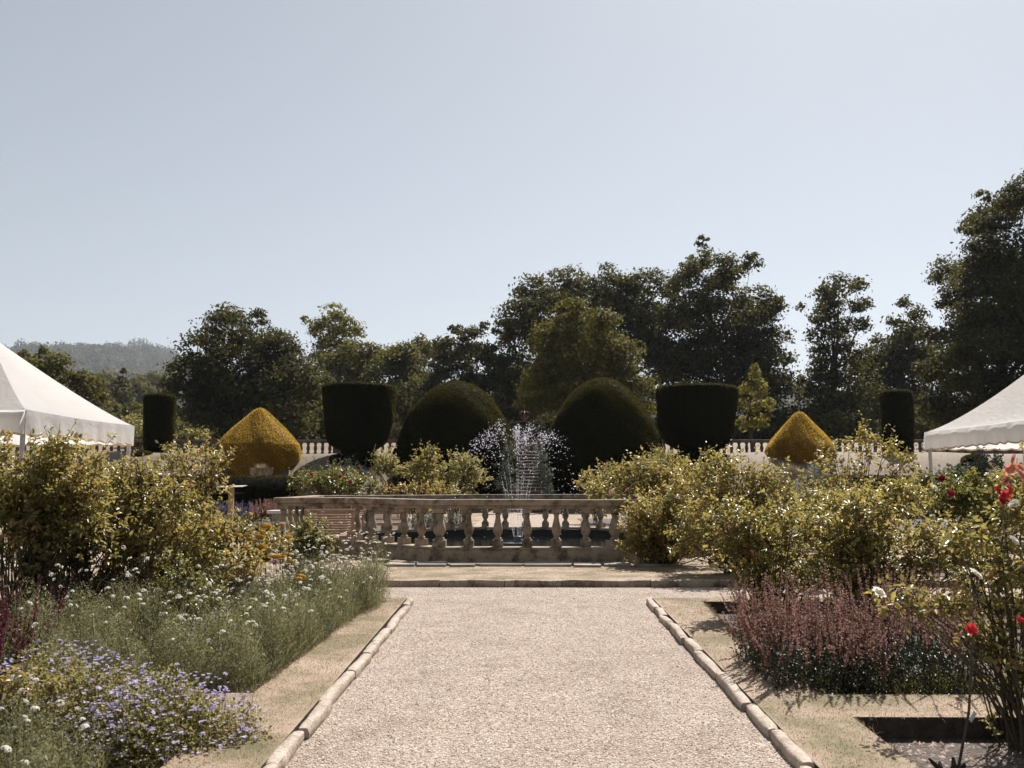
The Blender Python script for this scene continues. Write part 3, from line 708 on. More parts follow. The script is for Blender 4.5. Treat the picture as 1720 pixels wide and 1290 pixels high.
def hedge(label, x0, x1, y0, y1, h, seed):
    rng = np.random.default_rng(seed); c = ((x0 + x1) / 2, (y0 + y1) / 2, 0)
    t = thing("yew_hedge", label, "hedge", c, group="clipped yew hedges")
    p = Pile(); mb = MB(); mb.box((c[0], c[1], h / 2 - .02), (x1 - x0 - .06, y1 - y0 - .06, h - .02)); p.add((np.array(mb.v), np.array(mb.f)), .05)
    for (a, nrm) in (((x1 - x0) * (y1 - y0), (0, 0, 1)), ((x1 - x0) * h, (0, -1, 0)), ((y1 - y0) * h, (1, 0, 0)), ((y1 - y0) * h, (-1, 0, 0)), ((x1 - x0) * h, (0, 1, 0))):
        m = int(a * 420); X = rng.uniform(x0, x1, m); Yy = rng.uniform(y0, y1, m); Z = rng.uniform(0, h, m)
        if nrm[2]: Z[:] = h - .02 + rng.normal(0, .012, m)
        if nrm[1] < 0: Yy[:] = y0 + .02
        if nrm[1] > 0: Yy[:] = y1 - .02
        if nrm[0] > 0: X[:] = x1 - .02
        if nrm[0] < 0: X[:] = x0 + .02
        d = np.array(nrm) * .8 + rng.normal(0, .5, (m, 3)) + np.array([0, 0, .3])
        p.add(leaves4(np.stack([X, Yy, Z], 1) + unit(d) * .03, d, rng.normal(size=(m, 3)), .11 * rng.uniform(.6, 1.2, m), .045 * rng.uniform(.7, 1.3, m)), np.clip(rng.normal(.5 + .2 * nrm[2], .2, m), 0, 1))
    p.build("foliage", M['yew'], t)
hedge("long dark clipped yew hedge behind the lectern post and lavender", -22, -8.35, 33.5, 34.6, 1.5, 31)
hedge("dark clipped yew hedge behind the right rose bushes", 8.6, 24, 33.5, 34.6, 1.5, 32)

# stone urns
def urn(u, Y, label, zb, seed, planted):
    x = P(u, 790, Y).x; t = thing("stone_urn", label, "urn", (x, Y, zb), group="stone bowls on the bank")
    mb = MB(); mb.lathe((x, Y, zb), [(.28, 0), (.28, .08), (.18, .14), (.14, .3), (.2, .36), (.40, .46), (.50, .66), (.50, .80), (.53, .84), (.53, .88), (.47, .88), (.44, .82), (.05, .80)], 26); mb.build("bowl", M['stone'], t, smooth=True)
    mb = MB(); mb.box((x, Y, zb - .3), (.7, .7, .6)); mb.build("pedestal", M['stone_far'], t, bevel=.02)
    rng = np.random.default_rng(seed); m = 90; pos = np.stack([rng.normal(x, .12, m), rng.normal(Y, .12, m), np.full(m, zb + .82)], 1)
    p = Pile(); p.add(blades(pos, np.stack([rng.normal(0, .5, m), rng.normal(0, .5, m), np.ones(m)], 1), rng.uniform(.15, .38, m), rng.uniform(.02, .035, m), rng), rng.random(m)); p.build("plant", M['tuft'], t)
urn(439, 41.0, "stone bowl with dry plants in front of the left golden cone", 1.08, 3, True)
urn(1328, 30.5, "stone bowl on a pedestal in front of the right golden cone", .82, 4, True)

# ------------------------------------------------------------------ TENTS
def tent(label, x0, x1, y0, y1, eave, peak, seed, drop=.42, expo=1.45, nsc=8):
    cx, cy_ = (x0 + x1) / 2, (y0 + y1) / 2
    t = thing("white_tent", label, "tent", (cx, cy_, 0))
    cor = [Vector((x0, y0, 0)), Vector((x1, y0, 0)), Vector((x1, y1, 0)), Vector((x0, y1, 0))]
    rng = random.Random(seed)
    mb = MB(); n, m = 18, 20
    for i in range(4):
        a, b = cor[i], cor[(i + 1) % 4]; V = []
        for j in range(m + 1):
            q = j / m * .985; z = eave + (peak - eave) * (.22 * q + .78 * q ** expo) / 1.0
            for k in range(n + 1):
                s = k / n; e = a.lerp(b, s); p = e.lerp(Vector((cx, cy_, 0)), q)
                sag = -.06 * math.sin(math.pi * s) * (1 - q) * q * 2.2 - .025 * math.sin(math.pi * s) * (1 - q)
                V.append((p.x, p.y, z + sag))
        F = [(j * (n + 1) + k, j * (n + 1) + k + 1, (j + 1) * (n + 1) + k + 1, (j + 1) * (n + 1) + k) for j in range(m) for k in range(n)]
        mb.add(V, F)
    o = mb.build("roof", M['canvas'], t, smooth=True)
    for i in range(4):
        a, b = cor[i], cor[(i + 1) % 4]; L = (b - a).length; d = (b - a).normalized(); out = Vector((d.y, -d.x, 0))
        seg = int(L / .03); V = []; V2 = []; ph = rng.random() * 6
        for k in range(seg + 1):
            s = k / seg; p = a.lerp(b, s); sag = -.025 * math.sin(math.pi * s)
            wv = .025 * math.sin(s * L * 7 + ph) + .018 * math.sin(s * L * 15 + ph * 2)
            sc = .035 * abs(math.sin(s * L * math.pi / .38)); bot = eave - drop + .05 - sc
            for q in range(6):
                f = q / 5; zz = lerp(eave + sag + .004, bot, f); pp = p + out * (.02 + wv * f + .02 * f); V.append((pp.x, pp.y, zz))
            for f in (0, 1):
                pp = p + out * (.024 + wv + .02); V2.append((pp.x, pp.y, bot - f * .035))
        mb = MB(); mb.add(V, [(k * 6 + q, k * 6 + q + 1, (k + 1) * 6 + q + 1, (k + 1) * 6 + q) for k in range(seg) for q in range(5)]); v_ = mb.build("valance", M['canvas'], t, smooth=True)
        mb = MB(); mb.add(V2, [(k * 2, k * 2 + 1, k * 2 + 3, k * 2 + 2) for k in range(seg)]); tr_ = mb.build("trim", M['trim'], None)
        tr_.parent = v_; tr_.location = -t.location
    for i in range(4):
        c = cor[i] + (Vector((cx, cy_, 0)) - cor[i]).normalized() * .09
        mb = MB(); mb.tube([(c.x, c.y, ground_z(c.x, c.y)), (c.x, c.y, eave + .02)], .042, 8); mb.build("pole", M['grey_metal'], t, smooth=True)
    mb = MB()
    for i in range(4):
        a, b = cor[i], cor[(i + 1) % 4]; mb.bar(a.lerp(Vector((cx, cy_, 0)), .03) + Vector((0, 0, eave - .07)), b.lerp(Vector((cx, cy_, 0)), .03) + Vector((0, 0, eave - .07)), .05)
    mb.build("frame", M['grey_metal'], t)
    mb = MB(); mb.lathe((cx, cy_, peak - .06), [(.10, 0), (.06, .14), (.01, .3)], 10); mb.build("peak_cap", M['canvas'], t, smooth=True)
tent("white peaked marquee half out of frame at the left edge, behind rose bushes", -12.3, -8.36, 15.05, 19.3, 2.48, 4.10, 1, expo=1.2)
tent("white marquee with zigzag valance half out of frame at the right edge", 9.45, 14.9, 16.1, 21.6, 2.46, 5.0, 2)

# ------------------------------------------------------------------ TREES
def tree(name, label, Y, base_u, lobes, mat, seed, group=None, dens=1.0, leaf=.0040, trunk_r=None, depth=.9, sub=15, spread=.30, cat="tree"):
    rng = np.random.default_rng(seed)
    b = P(base_u, 745, Y); zg = ground_z(b.x, Y); t = thing(name, label, cat, (b.x, Y, zg), group=group)
    k = px(Y); zs = []
    p = Pile(); mbt = MB(); L = leaf * Y
    zmax = max(P(u, v, Y).z for u, v, r in lobes)
    full = []
    wid = max(l[0] + l[2] for l in lobes) - min(l[0] - l[2] for l in lobes)
    for (u, v, r) in lobes:
        full.append((u, v, r, rng.uniform(-.5, .12) * depth * wid * k * .5))
        if r * k > 1.2: full.append((u + rng.uniform(-.3, .3) * r, v + rng.uniform(0, .5) * r, r * .85, rng.uniform(.1, .5) * depth * wid * k * .6))
    tr = trunk_r or max(.18, .012 * wid * k * 2.2)
    top_t = zg + (zmax - zg) * .62
    mbt.tube([(b.x, Y, zg - .4), (b.x + rng.normal(0, .1), Y, zg + (top_t - zg) * .35), (b.x + rng.normal(0, .3), Y, zg + (top_t - zg) * .7), (b.x + rng.normal(0, .5), Y, top_t)], [tr * 1.25, tr, tr * .75, tr * .35], 9)
    for (u, v, r, dy) in full:
        c = P(u, v, Y); c = np.array([c.x, Y + dy, c.z]); rm = r * k
        st_ = np.array([b.x, Y, zg + (top_t - zg) * rng.uniform(.35, .95)])
        if c[2] < st_[2] + .3: st_[2] = max(zg + 1.0, c[2] - rm * .8)
        mid = st_ * .5 + c * .5 + np.array([rng.normal(0, .3), rng.normal(0, .3), -.12 * np.linalg.norm(c - st_) * rng.random()])
        lr = max(.05, tr * .38 * min(1, rm / 3))
        mbt.tube([st_, mid, c], [lr, lr * .7, lr * .25], 5)
        ns = max(6, int(sub * (1 + rm * .22)))
        dirs = sphere_pts(rng, ns, -.75); sc = c + dirs * rm * rng.uniform(.55, .92, (ns, 1)) * np.array([1, 1, .92])
        for q in range(min(4, ns)): mbt.tube([c, c * .4 + sc[q] * .6 + rng.normal(0, .1, 3), sc[q]], [lr * .3, lr * .2, lr * .06], 4)
        nl = int(300 * dens * rm * rm * (.0042 / leaf) ** 2 * (85.0 / Y) ** 2) + 20
        per = max(4, nl // ns)
        for j in range(ns):
            off = np.clip(rng.normal(0, 1, (per, 3)), -1.9, 1.9) * rm * spread * np.array([1, 1, .5]) * rng.uniform(.55, 1.2)
            off -= np.array([0, 0, 1]) * (np.hypot(off[:, 0], off[:, 1]) * .25)[:, None]
            pos = sc[j] + off
            nrm = unit(off + dirs[j] * rm * .3 + np.array([0, 0, rm * .3])) + rng.normal(0, .55, (per, 3))
            d = np.cross(nrm, rng.normal(size=(per, 3)))
            p.add(leaves4(pos, d, nrm, L * rng.uniform(.6, 1.4, per), L * .62 * rng.uniform(.6, 1.3, per)), np.clip(rng.normal(.42 + rng.normal(0, .2), .2, per), 0, 1))
    p.build("crown", mat, t); mbt.build("trunk", M['bark'], t, smooth=True)
    return t
G1 = "trees beyond the terrace"
tree("oak_tree", "spreading olive brown oak rising behind the left white tent", 88, 95, [(60, 612, 26), (100, 622, 33), (138, 650, 33), (85, 660, 45), (45, 650, 38), (150, 690, 26), (163, 668, 18), (74, 592, 12), (42, 594, 10), (110, 700, 36)], M['oak_warm'], 101, G1, spread=.26)
tree("oak_tree", "broad dark oak directly behind the left golden cone", 80, 415, [(400, 560, 46), (345, 590, 40), (455, 577, 43), (312, 630, 34), (360, 640, 58), (430, 640, 62), (492, 630, 46), (522, 655, 22), (398, 534, 20), (438, 538, 18), (330, 680, 42), (480, 690, 48), (300, 660, 22), (405, 700, 50)], M['oak'], 102, G1)
tree("birch_tree", "thin pale airy tree rising behind the dark oak on the left", 118, 558, [(560, 530, 24), (535, 548, 20), (590, 548, 20), (560, 568, 30), (518, 540, 9), (545, 602, 32), (585, 595, 28), (605, 560, 9)], M['tree_pale'], 103, G1, dens=.62, spread=.3, sub=12)
tree("bushy_tree", "grey green round tree behind the left cup topiary", 112, 585, [(558, 610, 33), (600, 603, 38), (580, 650, 48), (630, 595, 26), (548, 665, 34)], M['tree_grey'], 104, G1)
tree("bushy_tree", "grey green tree between the left cup and the left dome", 108, 675, [(660, 603, 36), (690, 622, 36), (650, 650, 43), (708, 640, 24), (682, 592, 20), (690, 675, 40)], M['tree_grey'], 105, G1)
tree("pointed_tree", "dark tree with a pointed tip above the left dome topiary", 96, 790, [(766, 553, 14), (798, 580, 32), (762, 590, 32), (830, 602, 26), (742, 622, 24), (790, 640, 48), (840, 640, 28), (816, 552, 9), (760, 680, 40)], M['oak'], 106, G1, spread=.26)
tree("distant_tree", "small hazy tree peeping above the gap left of the pointed tree", 170, 712, [(708, 577, 18), (726, 588, 16), (700, 600, 20)], M['tree_grey'], 107, G1)
tree("great_oak_tree", "huge dark oak with a wide flat top right of the fountain axis", 101, 1000, [(900, 492, 36), (955, 484, 34), (1020, 484, 40), (1080, 494, 42), (872, 532, 33), (850, 562, 22), (920, 542, 58), (1000, 532, 60), (1080, 552, 60), (1130, 522, 36), (1120, 602, 50), (860, 612, 35), (1130, 650, 45), (1000, 620, 60), (905, 660, 50), (1130, 480, 20)], M['oak'], 108, G1)
tree("lime_tree", "rounded olive green tree in front of the huge oak, behind the right dome", 72, 985, [(960, 524, 26), (930, 557, 36), (1000, 552, 43), (950, 602, 58), (1030, 602, 48), (1062, 642, 34), (912, 642, 38), (970, 662, 58), (1050, 675, 40), (898, 680, 24), (1085, 650, 14)], M['oak_warm'], 109, G1)
tree("tall_tree", "tallest layered dark tree behind the right cup topiary", 94, 1225, [(1178, 432, 24), (1150, 462, 22), (1215, 462, 36), (1250, 450, 18), (1180, 502, 46), (1262, 512, 42), (1300, 512, 24), (1220, 552, 58), (1290, 572, 42), (1170, 592, 50), (1260, 622, 58), (1312, 642, 30), (1200, 662, 58), (1328, 600, 14), (1150, 685, 42), (1300, 690, 38), (1345, 640, 10), (1172, 418, 12)], M['oak'], 110, G1, spread=.28, sub=18)
tree("young_tree", "slim young light green tree left of the right golden cone", 62, 1264, [(1265, 632, 12), (1262, 655, 20), (1248, 680, 18), (1284, 676, 16), (1265, 704, 24), (1264, 618, 7), (1280, 652, 10), (1246, 655, 9)], M['tree_light'], 111, G1, dens=.75, trunk_r=.11, spread=.26)
tree("gappy_tree", "open twisted tree with sky showing through, above the right golden cone", 92, 1405, [(1398, 490, 28), (1370, 500, 16), (1438, 480, 18), (1452, 508, 16), (1364, 540, 18), (1408, 552, 24), (1384, 592, 24), (1432, 612, 30), (1358, 652, 24), (1400, 664, 40), (1450, 664, 34), (1350, 690, 28), (1425, 520, 14), (1345, 515, 8), (1400, 705, 40), (1420, 575, 20), (1390, 520, 22), (1370, 565, 18), (1445, 545, 18), (1380, 625, 26)], M['oak'], 112, G1, dens=.72, spread=.36, sub=16, trunk_r=.6)
tree("gappy_tree", "thin topped dark tree between the open tree and the giant at right", 98, 1510, [(1508, 512, 13), (1530, 530, 18), (1490, 545, 14), (1500, 582, 25), (1540, 592, 28), (1478, 622, 32), (1520, 652, 45), (1480, 682, 40), (1540, 692, 40), (1470, 570, 12), (1515, 560, 24), (1538, 552, 22), (1470, 640, 40), (1448, 600, 22), (1556, 600, 32), (1510, 605, 38)], M['oak'], 113, G1, dens=.8, spread=.36, trunk_r=.5)
tree("giant_tree", "giant dark chestnut tree rising over the right tent", 70, 1690, [(1690, 342, 38), (1720, 322, 34), (1662, 372, 28), (1640, 430, 40), (1700, 430, 68), (1612, 482, 36), (1660, 522, 58), (1592, 542, 36), (1730, 532, 68), (1572, 602, 36), (1640, 612, 68), (1720, 642, 70), (1582, 672, 46), (1650, 692, 50), (1562, 555, 16), (1650, 330, 12), (1790, 400, 80), (1800, 550, 85), (1790, 660, 80), (1600, 400, 12)], M['oak'], 114, G1)
tree("dark_tree", "dark tree filling the gap between the left oak and the left cup", 92, 520, [(520, 660, 40), (560, 690, 40), (490, 690, 40), (540, 640, 25)], M['oak'], 115, G1)
tree("dark_tree", "shaded tree low behind the left dome topiary", 98, 715, [(700, 670, 40), (740, 690, 44), (660, 690, 40), (720, 640, 22)], M['oak'], 116, G1)
tree("dark_tree", "dark tree closing the gap between the two yew domes", 112, 872, [(868, 650, 30), (885, 690, 34), (855, 690, 34), (900, 640, 24), (875, 720, 34), (845, 660, 24)], M['oak'], 118, G1)
tree("conifer_tree", "dusky pointed conifer seen between the left oaks below the hill", 190, 208, [(206, 622, 5), (206, 640, 11), (208, 660, 17), (207, 685, 22), (208, 705, 24)], M['oak'], 117, G1)
for i, (u, v, r, Y, lab) in enumerate([(175, 640, 24, 330, "hazy rounded tree at the foot of the hill beside the left oak"), (232, 650, 26, 300, "hazy tree just right of the conifer below the hill"), (262, 640, 22, 340, "hazy tree close to the broad dark oak below the hill"), (228, 690, 20, 150, "olive tree right behind the left column topiary"), (188, 692, 20, 160, "small tree left of the conifer low above the tent")]):
    tree("distant_tree", lab, Y, u, [(u, v, r), (u + r * .8, v + r * .5, r * .7), (u - r * .8, v + r * .5, r * .7), (u, v + r, r)], M['oak_warm'], 120 + i, "hazy trees below the hill")

def scatter_mass(name, items, mat, seed, leaf):
    """one foliage mass: items are (x, y, z, r)"""
    rng = np.random.default_rng(seed); p = Pile()
    for (x, y, z, r) in items:
        n = int(16 * r * r / (leaf * leaf)) + 10; n = min(n, 300 if r < 26 else 900); d = sphere_pts(rng, n, -.4)
        lump = 1 + .18 * np.sin(d[:, 0] * 5 + x) * np.cos(d[:, 1] * 4 + y) + .12 * np.sin(d[:, 2] * 7 + x)
        pos = np.array([x, y, z]) + d * r * (lump * rng.uniform(.7, 1.05, n))[:, None]
        nrm = d + rng.normal(0, .5, (n, 3))
        p.add(leaves4(pos, np.cross(nrm, rng.normal(size=(n, 3))), nrm, leaf * rng.uniform(.7, 1.4, n), leaf * .8 * rng.uniform(.7, 1.3, n)), np.clip(rng.normal(.5 + rng.normal(0, .15), .2, n), 0, 1))
    return tag(p.build(name, mat), kind='stuff')
rnd = random.Random(9); it = []
for k in range(150):
    u = rnd.uniform(120, 1760); Y = rnd.uniform(84, 104); x = P(u, 745, Y).x; r = rnd.uniform(1.2, 2.4)
    it.append((x, Y, ground_z(x, Y) + r * .5, r))
scatter_mass("undergrowth", it, M['oak'], 201, .42)
it = []
for k in range(2600):
    y = rnd.uniform(1000, 2920); x = rnd.uniform(-.56 * y, -.34 * y) if rnd.random() < .6 else rnd.uniform(-.62 * y, .62 * y)
    r = rnd.choice([rnd.uniform(12, 24), rnd.uniform(26, 38)]) * (.6 + .4 * y / 2900) * (.65 if y > 2550 else 1); it.append((x, y, ground_z(x, y) + r * rnd.uniform(.1, .45), r))
for (u0, u1, n_, r0, r1) in ((140, 172, 4, 30, 38), (180, 208, 4, 32, 42), (228, 230, 2, 44, 52), (246, 284, 5, 32, 44), (130, 290, 12, 16, 24)):
    for k in range(n_):                   # knoll of trees on the crest
        x = P(rnd.uniform(u0, u1), 600, 2880).x; r = rnd.uniform(r0, r1); it.append((x, 2880 + rnd.uniform(-30, 40), ground_z(x, 2880) + r * .9, r))
scatter_mass("woodland", it, M['wood_far'], 202, 6.5)

# ------------------------------------------------------------------ BUSHES
def base_z(x, y):
    if y < 10.4 and abs(x) > 1.8: return soil_z(y)
    if y < 12: return gz(y)
    if y < 40: return 0.0
    return ground_z(x, y)
def canes(mb, b, pts, r, rng, n=4):
    for c in pts:
        b0 = np.array([b[0] + rng.normal(0, .07), b[1] + rng.normal(0, .07), b[2] - .05]); c = np.asarray(c)
        m1 = b0 * .66 + c * .34 + np.array([rng.normal(0, .04), rng.normal(0, .04), .12 * (c[2] - b0[2])]); m2 = b0 * .3 + c * .7 + np.array([rng.normal(0, .04), rng.normal(0, .04), .12 * (c[2] - b0[2])])
        mb.tube([b0, m1, m2, c], [r, r * .8, r * .55, r * .25], n)
def bush(name, label, Y, base_u, lobes, mat, seed, cat="rose bush", group=None, leaf=.05, dens=1.0, ncane=26, shoots=10, up=.5, depth=.8, cane_r=.009, lw=.62, trunk=None, low=.38):
    """lobes in photo pixels (u, v, ru, rv) give the bush's outline; every lobe is an ellipsoid with depth"""
    rng = np.random.default_rng(seed); k = px(Y)
    b = P(base_u, 800, Y); zg = base_z(b.x, Y); t = thing(name, label, cat, (b.x, Y, zg), group=group)
    p = Pile(); mb = MB(); tips = []; tsh = rng.normal(0, .07)
    def emit(sp, d, nsp, tn):
        ax = unit(d * np.array([1, 1, .8]) * .8 + np.array([0, 0, up]) + rng.normal(0, .45, (nsp, 3)))
        tn = np.clip(tn + tsh, 0, 1); nl = 7
        for j in range(nl):                     # a pinnate sprig: pairs of leaflets along the axis and one at the tip
            f = (j // 2) / 3.0; side = unit(np.cross(ax, rng.normal(size=(nsp, 3)))); sg = 1 if j % 2 else -1
            dr = ax * (.45 if j < nl - 1 else 1.0) + side * (sg * .8 if j < nl - 1 else 0) + rng.normal(0, .28, (nsp, 3)) + np.array([0, 0, -.1])
            pos = sp + ax * (leaf * 2.1 * f) + rng.normal(0, leaf * .18, (nsp, 3))
            nr = np.array([0, 0, 1.0]) + rng.normal(0, .55, (nsp, 3)) + d * .3
            Ls = leaf * rng.uniform(.65, 1.35, nsp)
            p.add(leaves6(pos, dr, nr, Ls, Ls * lw), np.clip(tn + rng.normal(0, .15, nsp) + (rng.random(nsp) < .05) * .5, 0, 1))
    for (u, v, ru, rv) in lobes:
        c = P(u, v, Y); rx, rz = ru * k, rv * k; ry = (rx + rz) / 2 * depth * 1.15
        dy = rng.uniform(-.25, .35) * ry
        nsp = int(dens * 6.8 * (rx * rz + rx * ry + ry * rz) / (leaf * leaf * 7)) + 12
        d = sphere_pts(rng, nsp, -.85); ph = rng.uniform(0, 6, 4)
        rad = rng.random(nsp) ** .45 * 1.06 * (1 + .16 * np.sin(d[:, 0] * 4 + ph[0]) + .16 * np.sin(d[:, 2] * 5 + ph[1]) + .1 * np.sin(d[:, 1] * 6 + ph[2]))
        nc = 12; cd_ = sphere_pts(rng, nc, -.7) * rng.uniform(.6, .98, (nc, 1)); ci = rng.integers(0, nc, nsp)
        off = np.where((rng.random(nsp) < .62)[:, None], cd_[ci] + rng.normal(0, .17, (nsp, 3)), d * rad[:, None])
        sp = np.array([c.x, Y + dy, c.z]) + off * np.array([rx, ry, rz])
        sp[:, 2] = np.maximum(sp[:, 2], zg + .04)
        tips.append(sp[rng.choice(nsp, min(nsp, 40), replace=False)])
        emit(sp, d, nsp, rng.normal(.48, .16, nsp) + rng.normal(0, .12, nc)[ci])
    tips = np.concatenate(tips)
    if low:                                     # thinner growth down along the canes
        m = int(low * p.n / 42); q = tips[rng.integers(0, len(tips), m)]; f = rng.uniform(.22, .95, m)[:, None]
        b0 = np.array([b.x, Y, zg]) + rng.normal(0, .10, (m, 3)) * np.array([1, 1, 0])
        q = b0 * (1 - f) + q * f + rng.normal(0, .07, (m, 3)) * np.array([1, 1, .6]); q[:, 2] = np.maximum(q[:, 2], zg + .05)
        emit(q, unit(rng.normal(size=(m, 3))), m, rng.normal(.33, .18, m))
    topz = np.quantile(tips[:, 2], .8)
    hi = tips[tips[:, 2] > topz]
    for s in range(shoots):                     # long shoots above the outline
        a = hi[rng.integers(len(hi))]; L = rng.uniform(.08, .26) * max(1, leaf / .05) * (1 + 10 * k); e = a + np.array([rng.normal(0, .35) * L, rng.normal(0, .35) * L, L])
        mb.tube([a - np.array([0, 0, .15]), a, e], [cane_r * .5, cane_r * .4, cane_r * .15], 4)
        m = 9; f = rng.random(m); pos = a + np.outer(f, e - a); dr = rng.normal(size=(m, 3)) + np.array([0, 0, .2])
        Ls = leaf * rng.uniform(.6, 1.1, m); p.add(leaves6(pos, dr, np.array([0, 0, 1.0]) + rng.normal(0, .5, (m, 3)), Ls, Ls * lw), np.clip(rng.normal(.6, .15, m), 0, 1))
    start = (b.x, Y, zg)
    if trunk:
        mb.tube([(b.x, Y, zg - .05), (b.x + .02, Y, zg + trunk[1] * .5), (b.x, Y, zg + trunk[1])], [trunk[0], trunk[0] * .85, trunk[0] * .7], 7); start = (b.x, Y, zg + trunk[1])
    canes(mb, start, tips[rng.choice(len(tips), min(ncane, len(tips)), replace=False)], cane_r, rng)
    p.build("foliage", mat, t); mb.build("stem", M['cane'], t, smooth=True)
    return t

# flower shapes shared by their copies
def petal_flower(name, mat, petals, r, cup_, layers=1, seed=0):
    rng = np.random.default_rng(seed); p = Pile()
    for l in range(layers):
        n = petals; a = np.linspace(0, 2 * np.pi, n, endpoint=False) + l * .6 + rng.normal(0, .1, n); rr = r * (1 - .24 * l)
        d = np.stack([np.cos(a), np.sin(a), np.full(n, cup_ + .5 * l)], 1); pos = np.zeros((n, 3)) + np.array([0, 0, r * .08 * l]); pos[:, :2] += d[:, :2] * r * .05
        p.add(leaves6(pos, d, np.stack([-np.cos(a) * .4, -np.sin(a) * .4, np.ones(n)], 1), np.full(n, rr), np.full(n, rr * 1.15) * rng.uniform(.8, 1.2, n), fold=.22, droop=.3), rng.uniform(.2, 1, n))
    o = p.build(name, mat); return o
def head_flower(name, mat, r, n, flat, seed):
    """a domed head of many small petals"""
    rng = np.random.default_rng(seed); d = sphere_pts(rng, n, -.1) * np.array([1, 1, flat])
    p = Pile(); nn = unit(d + np.array([0, 0, .4])); dr = np.cross(nn, rng.normal(size=(n, 3))); 
    p.add(leaves4(d * r, dr, nn, np.full(n, r * .6), np.full(n, r * .5)), rng.uniform(0, 1, n)); return p.build(name, mat)
SRC = {}
def bloom_src(key):
    if key in SRC: return SRC[key]
    o = {'scab': lambda: head_flower("flower_head", M['white_petal'], .020, 34, .55, 1),
         'scab2': lambda: petal_flower("flower_head", M['white_petal'], 9, .024, .25, 2, 3),
         'ger': lambda: petal_flower("flower", M['violet'], 5, .0155, .22, 1, 4),
         'white_rose': lambda: petal_flower("rose_bloom", M['white_petal'], 7, .046, .45, 4, 5),
         'red_rose': lambda: petal_flower("rose_bloom", M['red_petal'], 5, .05, .5, 3, 6),
         'coral_rose': lambda: petal_flower("rose_bloom", M['coral_petal'], 6, .048, .35, 3, 7),
         'pink_rose': lambda: petal_flower("rose_bloom", M['pink_petal'], 7, .042, .45, 3, 8),
         'crimson_rose': lambda: petal_flower("rose_bloom", M['crimson_petal'], 6, .045, .45, 3, 9),
         'yarrow': lambda: head_flower("flower_head", M['yarrow'], .058, 170, .24, 10)}[key]()
    SRC[key] = o; o['_first'] = 1; return o
def put_bloom(key, parent, loc, scale=1.0, tilt=(0, 0), rz=0.0, label=None):
    s = bloom_src(key)
    if s.get('_first'): o = s; del o['_first']
    else: o = s.copy(); COL.objects.link(o)
    o.parent = parent; o.location = Vector(loc) - parent.location; o.rotation_euler = (tilt[0], tilt[1], rz); o.scale = (scale,) * 3
    if label: o["label"] = label
    return o
def px_blooms(key, parent, Y, pts, scale=1.0, face=.8, seed=0):
    r_ = random.Random(seed)
    for (u, v) in pts:
        p = P(u, v, Y); put_bloom(key, parent, p, scale * r_.uniform(.85, 1.15), (face + r_.uniform(-.3, .3), r_.uniform(-.3, .3)), r_.uniform(0, 6))

GL, GR = "rose bushes of the left border", "rose bushes of the right border"
bush("rose_bush", "tall dense rose bush at the left edge, in front of the left tent", 8.3, 50, [(55, 805, 75, 62), (5, 850, 70, 95), (105, 865, 75, 75), (40, 900, 85, 66), (125, 790, 50, 40), (140, 850, 50, 60), (60, 850, 70, 60), (90, 760, 40, 26)], M['rose'], 301, group=GL, leaf=.046, ncane=90, shoots=16, low=.2, dens=.78)
bush("rose_bush", "rose bush with bare lower canes behind the feathery flowers, left border", 9.3, 210, [(185, 830, 70, 52), (245, 850, 62, 58), (165, 890, 70, 56), (285, 855, 46, 50), (250, 900, 60, 40), (215, 800, 40, 26)], M['rose'], 302, group=GL, leaf=.046, ncane=90, shoots=12, low=.2, dens=.78)
bush("rose_bush", "low leafy rose bush mixed with yellow yarrow, left border", 9.9, 370, [(340, 905, 48, 34), (400, 905, 45, 28), (300, 915, 40, 36), (440, 920, 40, 30), (360, 945, 60, 25)], M['rose'], 303, group=GL, leaf=.044, ncane=34, shoots=10)
bush("rose_bush", "small dark green bush in front of the wooden bench", 10.6, 522, [(522, 905, 28, 34), (505, 930, 32, 32), (540, 930, 18, 32)], M['rose_dark'], 304, group=GL, leaf=.05, ncane=24, shoots=5)
bush("rose_bush", "rose bush filling the middle of the right border behind the white table", 10.4, 1430, [(1400, 855, 60, 34), (1460, 850, 60, 34), (1520, 850, 50, 36), (1360, 870, 50, 30), (1440, 890, 70, 36)], M['rose'], 318, group=GR, leaf=.05, ncane=30, shoots=8)
bush("rose_bush", "rose bush with dense dark canes between the two taller left bushes", 8.8, 130, [(135, 835, 50, 60), (165, 900, 60, 50), (75, 925, 80, 44), (115, 780, 40, 34), (215, 930, 60, 36)], M['rose'], 307, group=GL, leaf=.046, ncane=100, shoots=8, low=.2, dens=.78)
bush("rose_bush", "sprawling rose with arching canes behind the white scabious, left border", 9.0, 300, [(300, 930, 60, 40), (265, 965, 50, 30), (350, 960, 50, 30), (330, 880, 44, 36), (410, 955, 40, 26)], M['rose'], 308, group=GL, leaf=.044, dens=.8, ncane=40, shoots=10)
t_ = bush("climbing_rose", "thin climbing rose on the wire trellis left of the lectern post", 13.6, 330, [(335, 775, 48, 26), (300, 790, 30, 26), (368, 785, 22, 30), (345, 815, 42, 20), (320, 838, 34, 14), (285, 765, 16, 16)], M['rose'], 305, group=GL, leaf=.058, dens=.33, ncane=40, shoots=10)
bush("rose_bush", "pale sparse shrub beside the dark wooden trellis post on the left", 15, 290, [(285, 785, 28, 18), (300, 850, 30, 24), (345, 880, 34, 26), (260, 850, 30, 30)], M['olive'], 306, group=GL, leaf=.055, dens=.35, ncane=24, shoots=4)
r1 = bush("rose_bush", "yellowish rose bush rising behind the right corner of the fountain rail", 15.8, 1150, [(1090, 795, 46, 26), (1145, 812, 55, 36), (1060, 825, 58, 30), (1030, 818, 40, 22)], M['rose'], 311, group=GR, leaf=.058, ncane=30, shoots=12, low=.1)
